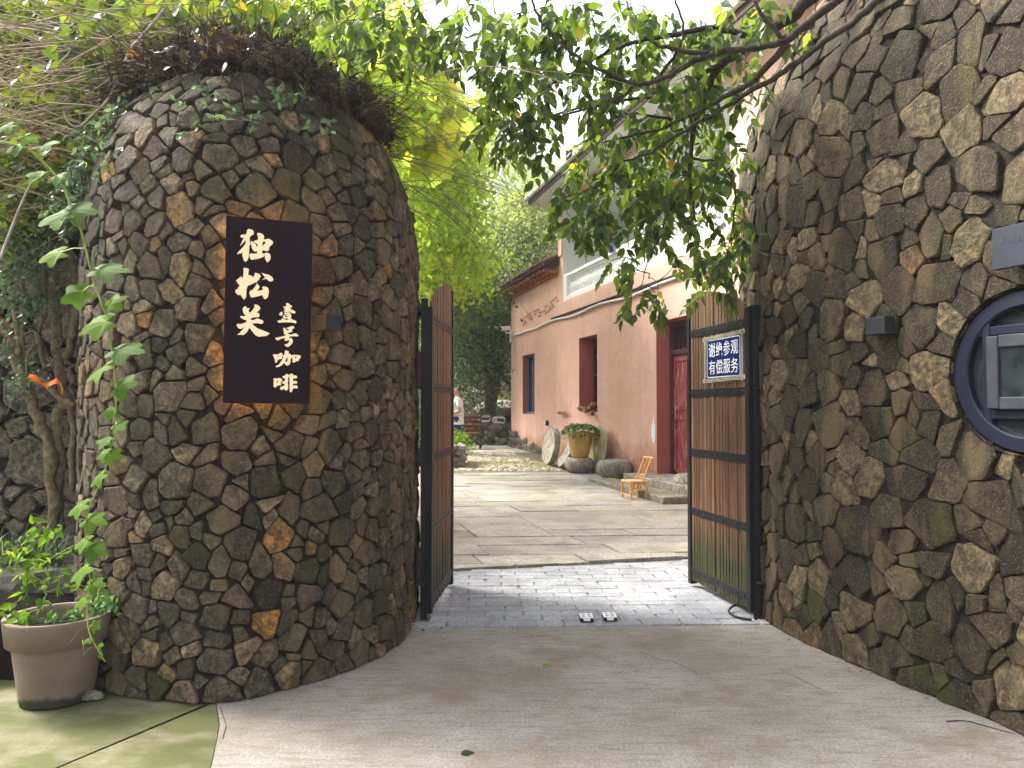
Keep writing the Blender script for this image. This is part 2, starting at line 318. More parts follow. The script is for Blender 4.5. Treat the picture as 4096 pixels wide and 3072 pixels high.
jl = [gp(900, 2790), gp(760, 2836), gp(640, 2890), gp(480, 2955), gp(330, 3020), gp(210, 3072), Vector((-2.4, 2.3, 0)), Vector((-4.6, .6, 0)), Vector((-7, -.8, 0))]
sheet('mossy_side_slab', [tuple(p[:2]) for p in jl]+[(-7, 5.0), (-1.5, 5.0)], MOSSC, 0, lift=-.004)
off = Vector((.002, -.005, 0))
sheet('lower_side_slab', [(p[0]+off.x, p[1]+off.y) for p in reversed(jl)]+[(p[0]-.004, p[1]) for p in bl]+[(-7, -4)], MOSSC, 0, lift=-.002)
# hairline cracks in the concrete, thin dark dried lines slightly proud
m = MB()
for pts in ([(1290, 2650), (1255, 2672), (1215, 2700), (1180, 2730)], [(2560, 2610), (2640, 2640), (2700, 2650), (2790, 2695)], [(3120, 2680), (3180, 2705), (3230, 2735), (3290, 2760)], [(880, 2830), (905, 2905), (890, 2960)]):
    P = [gp(*q)+Vector((0, 0, .0035)) for q in pts]
    for i in range(len(P)-1):
        d = (P[i+1]-P[i]).normalized(); w = Vector((-d.y, d.x, 0))*.0016
        m.add([P[i]-w, P[i+1]-w*.8, P[i+1]+w*.8, P[i]+w], [(0, 1, 2, 3)])
o = m.build('pavement_crack', SOIL); o['kind'] = 'structure'
# grey brick threshold
base = sheet('brick_threshold', [(-.95, 5.25), (2.05, 5.35), (2.05, 7.75), (-.95, 7.2)], JOINT2, 0, lift=-.002)
proto = {}
def brickmesh(L, Wd, H, mat, bev):
    m = MB(); m.box((0, 0, -H/2), (L, Wd, H), bev=bev); me_o = m.build('tmp', mat); me = me_o.data; bpy.data.objects.remove(me_o); return me
BM = [brickmesh(.264-.003*k, .1255, .05, BRK, .004) for k in range(3)]
A0 = gp(1715, 2513); A1 = gp(3059, 2500); ex = (A1-A0).normalized(); ey = Vector((-ex.y, ex.x, 0))
def edgeY(x): return 7.08+(x+.54)*.24
for r in range(18):
    for c_ in range(-3, 13):
        p = A0+ex*(.27*c_+(.135 if r % 2 else 0)+.02*random.random()-.03)+ey*(.131*r+.07)
        if p.x < -.9 or p.x > 2.0 or p.y > edgeY(p.x)-.05: continue
        if c_ > 11: continue
        o = link('brick', random.choice(BM), base); o.location = p+Vector((0, 0, .009+random.uniform(-.002, .0025)))
        o.rotation_euler = (random.uniform(-.006, .006), random.uniform(-.006, .006), math.atan2(ex.y, ex.x)+random.uniform(-.008, .008))
# courtyard slabs
court = sheet('courtyard_paving', [(-6, 7.05), (-.95, 7.1), (2.05, 7.7), (5, 8.3), (5, 12), (3, 22), (-6, 22)], JOINT, None, lift=-.004)
sa = math.atan2(2048-1050, F); ev = Vector((-math.sin(sa), math.cos(sa), 0)); eu = Vector((math.cos(sa), math.sin(sa), 0))
# long joints run nearly across the view
eu = Vector((.998, .062, 0)).normalized(); ev = Vector((-.30, .954, 0)).normalized()
def clip(poly, n, d):
    out = []
    for i in range(len(poly)):
        a, b = poly[i], poly[(i+1) % len(poly)]; da = a.dot(n)-d; db = b.dot(n)-d
        if da <= 0: out.append(a)
        if da*db < 0: out.append(a+(b-a)*(da/(da-db)))
    return out
yy = 0.; O = Vector((-.54, 7.0, 0)); row = 0; en = Vector((-.24, 1, 0)).normalized(); dn = en.dot(Vector((-.54, 7.08, 0)))
while yy < 9.4:
    h = random.uniform(.40, .56); xx = -5-random.random()
    while xx < 5.5+yy*.3:
        L = random.uniform(.75, 1.7)*(1.1 if row % 3 else .8)
        g_ = .0075
        q = [O+eu*a+ev*b for a, b in ((xx+g_, yy-.8+g_), (xx+L-g_, yy-.8+g_+random.uniform(-.006, .006)), (xx+L-g_, yy-.8+h-g_), (xx+g_, yy-.8+h-g_))]
        q = clip(q, -en, -dn-.012)
        q = clip(q, Vector((0, 1, 0)), 15.85+.05*math.sin(xx)) if len(q) > 2 else q
        xx += L
        if len(q) < 3: continue
        c0 = sum(q, Vector())/len(q)
        if c0.x > 1.2+(c0.y-7)*.06+2.6 or c0.x < -3.2: continue
        z = gz(c0.y)+.012+random.uniform(-.005, .006); tl = random.uniform(-.003, .003)
        m = MB(); n = len(q); bot = [(p.x, p.y, gz(p.y)-.03) for p in q]
        up = [(p.x, p.y, z-.008+gz(p.y)-gz(c0.y)+tl*(p.x-c0.x)) for p in q]
        top = [(p.x+(c0.x-p.x)*.012, p.y+(c0.y-p.y)*.02, z+gz(p.y)-gz(c0.y)+tl*(p.x-c0.x)) for p in q]
        m.add(bot+up+top, [tuple(2*n+i for i in range(n))]+[(i, (i+1) % n, n+(i+1) % n, n+i) for i in range(n)]+[(n+i, n+(i+1) % n, 2*n+(i+1) % n, 2*n+i) for i in range(n)])
        m.build('paving_slab', PAVE, court)
    yy += h; row += 1
# cobbled strip beyond the slabs, and the far path
m = MB(); pos = []
for k in range(2600):
    x = random.uniform(-3.2, 2.0); y = random.uniform(15.9, 20.6)
    if x > .75+(17.2-y)*.22: continue
    pos.append((x, y))
for (x, y) in pos:
    w = random.uniform(.05, .10); d = random.uniform(.05, .09); m.tint = random.random(); n = 6; z = gz(y)
    a0 = random.random(); ring = [(x+math.cos(a0+PI*2*k/n)*w*random.uniform(.8, 1.1), y+math.sin(a0+PI*2*k/n)*d) for k in range(n)]
    m.add([(a, b, z-.01) for a, b in ring]+[(x+(a-x)*.6, y+(b-y)*.6, z+.022) for a, b in ring], [tuple(range(n, 2*n))]+[(i, (i+1) % n, n+(i+1) % n, n+i) for i in range(n)])
o = m.build('cobblestones', COB); tag(o, 'small rounded cobbles set across the courtyard beyond the granite slabs', 'cobbles', kind='stuff')
sheet('far_path', [(-4, 20.62), (1.2, 20.62), (-.1, 24.5), (-4, 24.5)], PAVE, None, lift=.006)
# ------------------------------------------------------------------ stone towers
def catmull(P, n=12):
    P = [Vector(p) for p in P]; out = []
    for i in range(len(P)-1):
        p0 = P[max(i-1, 0)]; p1 = P[i]; p2 = P[i+1]; p3 = P[min(i+2, len(P)-1)]
        for k in range(n):
            t = k/n; out.append(.5*((2*p1)+(p2-p0)*t+(2*p0-5*p1+4*p2-p3)*t*t+(3*p1-p0-3*p2+p3)*t**3))
    return out+[P[-1]]
class Surf:
    def __init__(s, plan, C, z0, H, p, tmax_u=.97):
        q = np.array([list(v)[:2] for v in catmull([(x, y, 0) for x, y in plan])]); d = np.r_[0, np.cumsum(np.hypot(*np.diff(q, axis=0).T))]
        s.q = q; s.d = d; s.A = d[-1]; s.C = np.array(C)
        ph = np.linspace(0, PI/2*tmax_u, 60); zz = z0+H*np.sin(ph)**(2/p); rr = np.cos(ph)
        z = np.r_[0, zz]; r = np.r_[1, rr]; hw = 1.1
        L = np.r_[0, np.cumsum(np.hypot(np.diff(z), np.diff(r)*hw))]
        s.z = z; s.r = r; s.L = L; s.T = L[-1]; s.k = {}
    def __call__(s, a, t):
        x = np.interp(a, s.d, s.q[:, 0]); y = np.interp(a, s.d, s.q[:, 1]); r = np.interp(t, s.L, s.r); z = np.interp(t, s.L, s.z)
        return Vector((float(s.C[0]+(x-s.C[0])*r), float(s.C[1]+(y-s.C[1])*r), float(z)))
    def frame(s, a, t):
        e = .03; t = min(t, s.T-e); pa = s(min(a+e, s.A), t)-s(max(a-e, 0), t); pt = s(a, t+e)-s(a, max(t-e, 0))
        ja = pa/(min(a+e, s.A)-max(a-e, 0)); jt = pt/(t+e-max(t-e, 0)); n = ja.cross(jt).normalized(); return ja, jt, n
    def grid(s, A):
        pass
def stones(root, surf, sizes, mat, a_rng, t_rng, gap=.0042, hgt=(.009, .022), hole=None, name='stone', seen=None, M=26000, squash=.9):
    a0, a1 = a_rng; t0, t1 = t_rng
    ca = rng.uniform(a0, a1, M); ct = rng.uniform(t0, t1, M)
    acc = np.zeros((0, 3)); seeds = []
    q = s_q = None
    X = np.interp(ca, surf.d, surf.q[:, 0]); Y = np.interp(ca, surf.d, surf.q[:, 1]); r_ = np.interp(ct, surf.L, surf.r); Z = np.interp(ct, surf.L, surf.z)
    P = np.stack([surf.C[0]+(X-surf.C[0])*r_, surf.C[1]+(Y-surf.C[1])*r_, Z/squash], 1)
    accr = np.zeros(0); i = 0
    for (rad, tries) in sizes:
        for k in range(tries):
            if i >= M: break
            p = P[i]; i += 1
            rr = rad*random.uniform(.88, 1.12)
            if len(acc):
                d = np.sqrt(((acc-p)**2).sum(1))
                if (d < (rr+accr)).any(): continue
            acc = np.vstack([acc, p]); accr = np.r_[accr, rr]; seeds.append((ca[i-1], ct[i-1]))
    if hole:
        keep = [k for k in range(len(seeds)) if (Vector((acc[k][0], acc[k][1], acc[k][2]*squash))-hole[0]).length > hole[1]+.02]
        acc = acc[keep]; accr = accr[keep]; seeds = [seeds[k] for k in keep]
    W3 = acc.copy(); W3[:, 2] *= squash; built = []
    for si, (a, t) in enumerate(seeds):
        c = Vector(W3[si]); ja, jt, n = surf.frame(a, t); e1 = ja.normalized(); e2 = n.cross(e1)
        if hole and (c-hole[0]).length < hole[1]+.015: continue
        rel = W3-W3[si]; d2 = (rel**2).sum(1); idx = np.where((d2 > 1e-9) & (d2 < (accr[si]*6+.05)**2))[0]
        B = .5; poly = [Vector((-B, -B)), Vector((B, -B)), Vector((B, B)), Vector((-B, B))]
        for j in idx[np.argsort(d2[idx])]:
            v = Vector(rel[j]); q2 = Vector((v.dot(e1), v.dot(e2))); L = q2.length
            if L < 1e-4: continue
            lo_, hi_ = (si, j) if si < j else (j, si)
            h1 = math.sin(lo_*12.9898+hi_*78.233)*43758.5453; h1 -= math.floor(h1); h2 = math.sin(lo_*39.346+hi_*11.135)*24634.634; h2 -= math.floor(h2)
            # both stones of a pair share one slightly turned and shifted joint line
            an = (h1-.5)*.95; sh = (h2-.5)*.22*L*(1 if si == lo_ else -1); q0 = q2/L
            qd = Vector((q0.x*math.cos(an)-q0.y*math.sin(an), q0.x*math.sin(an)+q0.y*math.cos(an)))
            mid_ = q0*((L*L+accr[si]**2-accr[j]**2)/(2*L)+sh)
            poly = clip(poly, qd, max(mid_.dot(qd), .012)-gap*random.uniform(.6, 1.2))
            if len(poly) < 3: break
        if len(poly) < 3: continue
        # ground line and window opening
        up = Vector((e1.z, e2.z));
        if up.length > .05: poly = clip(poly, -up.normalized(), (c.z-.004)/up.length)
        if hole and len(poly) > 2:
            v = hole[0]-c; q2 = Vector((v.dot(e1), v.dot(e2))); L = q2.length
            if L < hole[1]+.5: poly = clip(poly, q2/L, L-hole[1])
        if len(poly) < 3: continue
        # drop tiny edges, cut some corners, roughen the outline
        pp = [poly[k] for k in range(len(poly)) if (poly[k]-poly[k-1]).length > .018]
        if len(pp) < 3: continue
        out = []
        for k in range(len(pp)):
            pv, cu, nx = pp[k-1], pp[k], pp[(k+1) % len(pp)]
            f = random.uniform(.05, .15); out.append(cu.lerp(pv, f)); out.append(cu.lerp(nx, f))
            if (nx-cu).length > .055: md = cu.lerp(nx, random.uniform(.35, .65)); out.append(md*(1+random.uniform(-.07, .03)))
        n2 = len(out); ctr = sum(out, Vector((0, 0)))/n2
        sz = max((p-ctr).length for p in out)
        if sz < .022 or sz > .36: continue
        h = random.uniform(*hgt)*min(1.3, .6+sz*4); tx, ty = random.uniform(-.13, .13), random.uniform(-.13, .13); bev = random.uniform(.86, .93)
        m = MB(); m.tint = random.random()
        det = ja.dot(e1)*jt.dot(e2)-ja.dot(e2)*jt.dot(e1)
        def W(p, hh):
            da = (p.x*jt.dot(e2)-p.y*jt.dot(e1))/det; dt = (p.y*ja.dot(e1)-p.x*ja.dot(e2))/det
            tt = min(max(t+dt, 0), surf.T-.001); aa = min(max(a+da, 0), surf.A)
            w = surf(aa, tt)+n*hh; return w
        rings = []
        for (scv, hh, jit) in ((1.0, -.05, 0), (1.0, h*.45, 0), (.972, h*.85, .08), (bev, h, .16)):
            rings.append([W(ctr+(p-ctr)*scv*random.uniform(1-.05*(jit > 0), 1+.02*(jit > 0)), (hh*(1+random.uniform(-jit, jit))+(tx*(p-ctr).x+ty*(p-ctr).y if hh > 0 else 0))) for p in out])
        m.add([v for r in rings for v in r], [(j*n2+k, j*n2+(k+1) % n2, (j+1)*n2+(k+1) % n2, (j+1)*n2+k) for j in range(3) for k in range(n2)])
        mid = [W(ctr+(p-ctr)*bev*.5, h*random.uniform(.94, 1.12)+tx*(p-ctr).x*.5+ty*(p-ctr).y*.5) for p in out[::2]]; b0 = len(m.v); m.add(mid+[W(ctr, h*random.uniform(.94, 1.14))], [])
        m2 = len(mid); top = 3*n2
        for k in range(m2):
            kn = (k+1) % m2; k0 = top+2*k; k1 = top+(2*k+1) % n2 if 2*k+1 < n2 else top; k2 = top+(2*k+2) % n2 if 2*k+2 < n2 else top
            if 2*k+1 >= n2: m.f.append((k0, top, b0+kn, b0+k))
            else:
                m.f.append((k0, k1, b0+k)); m.f.append((k1, k2, b0+kn, b0+k)) if 2*k+2 < n2 or True else None
            m.f.append((b0+k, b0+kn, b0+m2))
        m.t += [m.tint]*(len(m.v)-len(m.t))
        # how large it shows
        D = c.y; vis = sz*sz/(D*D)*max(.02, -n.dot((c-Vector((0, 0, CH))).normalized()))
        if abs(c.x/D) > .70 or (c.z-CH)/D > .56: vis *= .05
        built.append((vis, m))
    built.sort(key=lambda b: -b[0])
    for v, m in built[:300]: m.build(name, mat, root)
    rest = MB()
    for v, m in built[300:]: rest.t += m.t; nn = len(rest.v); rest.v += m.v; rest.f += [tuple(i+nn for i in f) for f in m.f]
    if rest.v: rest.build('small_stones', mat, root, kind='stuff')
    return len(built)
def shell(name, surf, root, na, nt, hole=None, push=.012):
    m = MB(); vs = []
    for j in range(nt+1):
        for i in range(na+1):
            a = surf.A*i/na; t = surf.T*j/nt; p = surf(a, t); ja, jt, n = surf.frame(min(max(a, .02), surf.A-.02), max(t, .02))
            vs.append(p-n*(push+.012*mnoise.noise(p*6)))
    m.add(vs, [])
    for j in range(nt):
        for i in range(na):
            q = (j*(na+1)+i, j*(na+1)+i+1, (j+1)*(na+1)+i+1, (j+1)*(na+1)+i)
            if hole and min((vs[k]-hole[0]).length for k in q) < hole[1]: continue
            m.f.append(q)
    return m.build(name, MORTAR, root)
LT = Surf([(-1.0, 6.3), (-.78, 6.05), (-.71, 5.7), (-.69, 5.36), (-.73, 4.86), (-.96, 4.40), (-1.43, 3.975), (-1.87, 4.01), (-2.24, 4.2), (-2.53, 4.55), (-2.68, 5.0), (-2.66, 5.55), (-2.4, 6.1)][::-1], (-1.65, 5.05), 2.2, 1.40, 3.3)
tw = thing('stone_gate_pier', (-1.65, 5.0, 0), 'rounded rubble stone gate pier carrying the plum signboard, topped by dead twigs', 'stone pier')
shell('mortar_core', LT, tw, 90, 60)
def aof(surf, x, y): return float(surf.d[np.argmin((surf.q[:, 0]-x)**2+(surf.q[:, 1]-y)**2)])
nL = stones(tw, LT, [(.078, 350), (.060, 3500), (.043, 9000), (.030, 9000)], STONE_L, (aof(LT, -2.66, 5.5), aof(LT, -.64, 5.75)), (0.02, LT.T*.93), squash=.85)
RT = Surf([(2.3, 7.0), (2.02, 6.75), (1.87, 6.3), (1.815, 5.9), (1.775, 5.42), (1.93, 4.70), (2.155, 4.08), (2.28, 3.74), (2.36, 3.5), (2.50, 3.12), (2.75, 2.7), (3.2, 2.3)], (3.6, 4.9), 3.0, 2.0, 2.3)
rw = thing('stone_gate_wall', (2.6, 4.4, 0), 'tall curved rubble stone gate wall with the round navy window', 'stone wall')
# round window sits in the wall
aw0 = None
for k in range(400):
    a = RT.A*k/400; p = RT(a, 1.66)
    if p.y < 5.0 and p.x/p.y > (3805-2048)/F*.998: aw0 = a; break
aw = aw0+.385; wc = RT(aw, 1.66); jja, jjt, wn = RT.frame(aw, 1.66); we = jja.normalized(); wz = Vector((0, 0, 1)); wn = we.cross(wz).normalized()
WR = .385
shell('mortar_core', RT, rw, 110, 90, hole=(wc, WR-.02))
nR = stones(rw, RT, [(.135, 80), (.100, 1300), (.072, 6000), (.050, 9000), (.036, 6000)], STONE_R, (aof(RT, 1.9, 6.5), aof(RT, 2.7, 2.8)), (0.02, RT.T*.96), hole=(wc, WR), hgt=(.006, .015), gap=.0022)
# big stones of the old wall behind, left
BW = Surf([(-6.2, 5.2), (-4.5, 5.75), (-3.2, 5.9), (-2.2, 6.0)], (-4, 12), 2.8, .3, 2.2)
bw = thing('old_stone_wall', (-4.0, 5.85, 0), 'older stone wall of large blocks behind the pier, hung with creeper trunks', 'stone wall')
shell('mortar_core', BW, bw, 60, 30)
nB = stones(bw, BW, [(.19, 200), (.14, 1500), (.09, 4000), (.05, 6000)], STONE_B, (0.6, BW.A-.05), (0.02, 2.75), hgt=(.03, .07), gap=.012)
print('stones', nL, nR, nB)
# ------------------------------------------------------------------ round window
Z3 = Vector((0, 0, 1))
rwi = thing('round_window', tuple(wc), 'round navy framed window with a square casement ajar in the right wall', 'window')
AX = (we, Z3, wn)          # lathe axes: plane of the wall, axis outwards
def wring(name, prof, mat):
    m = MB(); m.lathe(wc, prof, 56, AX, False, False); return m.build(name, mat, rwi, smooth=False)
wring('reveal', [(WR+.02, -.30), (WR-.004, -.28), (WR+.004, .015)], MORTAR)
wring('outer_ring', [(WR-.012, -.06), (WR-.014, -.005), (WR-.075, -.005), (WR-.082, -.012), (WR-.082, -.06)], NAVY)
m = MB(); hq = .182
for sgn in (-1, 1):
    m.box(wc+we*(sgn*(hq+.018))-wn*.035, (.042, .565, .05), (we, Z3, wn), .004)
    m.box(wc+Z3*(sgn*(hq+.018))-wn*.036, (2*hq-.006, .042, .05), (we, Z3, wn), .004)
    m.box(wc+Z3*(sgn*(hq+.018))+we*(.242)-wn*.037, (.09, .040, .046), (we, Z3, wn)); m.box(wc+Z3*(sgn*(hq+.018))-we*(.252)-wn*.037, (.055, .040, .046), (we, Z3, wn))
m.build('square_frame', NAVY, rwi)
m = MB(); m.lathe(wc-wn*.05, [(WR-.05, 0), (WR-.05, .004)], 48, AX); m.build('fixed_glass', GLASS, rwi)
# casement swung out slightly on its right edge
ca = R(4); ce = (we*math.cos(ca)-wn*math.sin(ca)); cn = ce.cross(Z3).normalized(); co = wc+we*(hq-.01)+wn*.004-ce*(hq-.012)-wn*.022
sash = MB()
for sgn in (-1, 1):
    sash.box(co+ce*(sgn*(hq-.032)), (.058, 2*hq-.02, .034), (ce, Z3, cn), .004); sash.box(co+Z3*(sgn*(hq-.036)), (2*hq-.126, .058, .032), (ce, Z3, cn), .004)
sh = sash.build('casement', simple('casement_grey', (.035, .038, .050), .5, .3), rwi)
m = MB(); m.box(co, (2*hq-.12, 2*hq-.124, .008), (ce, Z3, cn)); m.build('casement_glass', GLASS, rwi)
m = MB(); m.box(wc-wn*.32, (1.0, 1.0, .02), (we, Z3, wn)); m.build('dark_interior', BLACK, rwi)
# ------------------------------------------------------------------ lamps and small sign
def lampbox(px, py, D, nrm, w, d, h, label, mat=DKGREY):
    p = at(px, py, D); t = thing('wall_lamp', tuple(p), label, 'wall lamp'); sd = Vector((-nrm.y, nrm.x, 0)).normalized()
    m = MB(); m.box(p, (w, h, d), (sd, Z3, nrm), .004); m.build('housing', mat, t)
    m = MB(); m.box(p-nrm*(d/2+.05), (w*.5, h*.55, .10), (sd, Z3, nrm)); m.build('bracket', BLACK, t)
    m = MB(); m.box(p+Z3*(h/2+.0015), (w*.8, .003, d*.8), (sd, Z3, nrm)); m.box(p-Z3*(h/2+.0015), (w*.8, .003, d*.8), (sd, Z3, nrm)); m.build('lens', GLASS, t); return t
def surfpt(surf, px, py):
    best = None
    r = ray(px, py); lo = None
    for k in range(600):
        a = surf.A*k/600; q = surf(a, 1.); D = q.y
        if D > 7: continue
        z = CH+r.z*(D/r.y); t = float(np.interp(z, surf.z, surf.L)); q = surf(a, t); e = abs(q.x-r.x*(q.y/r.y))
        ja, jt, n = surf.frame(min(max(a, .03), surf.A-.03), max(t, .03))
        if n.dot(q-Vector((0, 0, CH))) < 0 and (best is None or e < best[0]): best = (e, q, n)
    return best[1], best[2]
q, n = surfpt(LT, 1310, 1295); nn = Vector((n.x, n.y, 0)).normalized(); q2 = q+nn*.17
lampbox(1310, 1293, q2.y, nn, .105, .11, .085, 'dark grey box lamp beside the plum signboard on the left pier')
q, n = surfpt(RT, 3534, 1305); nn = Vector((n.x, n.y, 0)).normalized(); q2 = q+nn*.10
lampbox(3534, 1305, q2.y, nn, .13, .13, .095, 'dark box lamp on the bare stone of the right wall')
q, n = surfpt(RT, 4085, 995); nn = Vector((n.x, n.y, 0)).normalized(); D0 = q.y+nn.y*.07
sd = Vector((-nn.y, nn.x, 0)).normalized(); TLc = at(3976, 920, D0+.06); BLc = at(3976, 1083, D0+.06)
hh = TLc.z-BLc.z; ww = .30; cc = (TLc+BLc)/2
if sd.x < 0: sd = -sd
sd2 = Vector((sd.x, sd.y, 0)); sd2 = (we if we.x > 0 else -we)
cc = cc+sd2*(ww/2)
sn = sd2.cross(Z3).normalized()
t = thing('name_plate', tuple(cc), 'dark navy nameplate with faint lettering above the round window', 'sign')
m = MB(); m.box(cc, (ww, hh, .028), (sd2, Z3, sn), .003); m.build('plate', simple('plate_navy', (.010, .013, .026), .5, .4), t)
def text(body, size, origin, xa, za, nrm, mat, name, parent, extr=.0006, sx=1., off=0.):
    cu = bpy.data.curves.new('txt', 'FONT'); cu.body = body; cu.size = size; cu.extrude = extr; cu.offset = off; cu.resolution_u = 3
    ob = bpy.data.objects.new('txt', cu); COL.objects.link(ob); dg = bpy.context.evaluated_depsgraph_get(); dg.update()
    me = bpy.data.meshes.new_from_object(ob.evaluated_get(dg)); bpy.data.objects.remove(ob)
    co = np.array([v.co[:] for v in me.vertices]); co[:, 0] *= sx
    cx = (co[:, 0].max()+co[:, 0].min())/2; cy = (co[:, 1].max()+co[:, 1].min())/2
    off_ = ROOT[parent.name]
    for v, c in zip(me.vertices, co): w = origin+xa*float(c[0]-cx)+za*float(c[1]-cy)+nrm*float(c[2]); v.co = w-off_
    me.materials.clear(); me.materials.append(mat); me.update(); return link(name, me, parent)
FAINT = simple('faint_lettering', (.05, .055, .07), .5, .4)
m = MB()
for e_ in (-.32, .32): m.box(cc+sd2*(ww*e_)-sn*.085, (.03, hh*.5, .14), (sd2, Z3, sn))
m.build('mounting_bracket', BLACK, t, kind=None)
for k, ch in enumerate('安吉独'):
    text(ch, .036, cc-sd2*(ww/2-.052-.046*k)+Z3*(hh*.5-.062)+sn*.0155, sd2, Z3, sn, FAINT, 'lettering', t)
# ------------------------------------------------------------------ plum signboard with brush lettering
P00 = at(905, 861, 3.87); P01 = at(890, 1612, 3.87); P10 = at(1253, 892, 4.02); P11 = at(1237, 1615, 4.02)
xa = ((P10-P00)+(P11-P01)).normalized(); ya = ((P00-P01)+(P10-P11)).normalized(); ya = (ya-xa*ya.dot(xa)).normalized(); na = xa.cross(ya).normalized()
cc = (P00+P01+P10+P11)/4; sw = ((P10-P00).length+(P11-P01).length)/2; shh = ((P00-P01).length+(P10-P11).length)/2
sg = thing('shop_signboard', tuple(cc), 'plum coloured signboard with glowing cream brush characters on the left pier', 'signboard')
m = MB(); m.box(cc-na*.016, (sw, shh, .03), (xa, ya, na), .003); m.build('panel', SIGNM, sg)
m = MB()
for s_ in (-1, 1):
    m.box(cc+xa*(s_*(sw/2-.035))-na*.037, (.014, shh-.06, .008), (xa, ya, na)); m.box(cc+ya*(s_*(shh/2-.035))-na*.037, (sw-.09, .014, .008), (xa, ya, na))
m.build('light_strip', LED, sg)
m = MB()
for a_ in (-1, 1):
    for b_ in (-1, 1): m.tube([cc+xa*(a_*sw*.36)+ya*(b_*shh*.4)-na*.033, cc+xa*(a_*sw*.36)+ya*(b_*shh*.4)-na*.34], .008, 6)
m.build('standoff', STEEL, sg)
def onsign(px, py, lift):
    r = ray(px, py); o = Vector((0, 0, CH)); k = (cc-o).dot(na)/r.dot(na); return o+r*k+na*lift
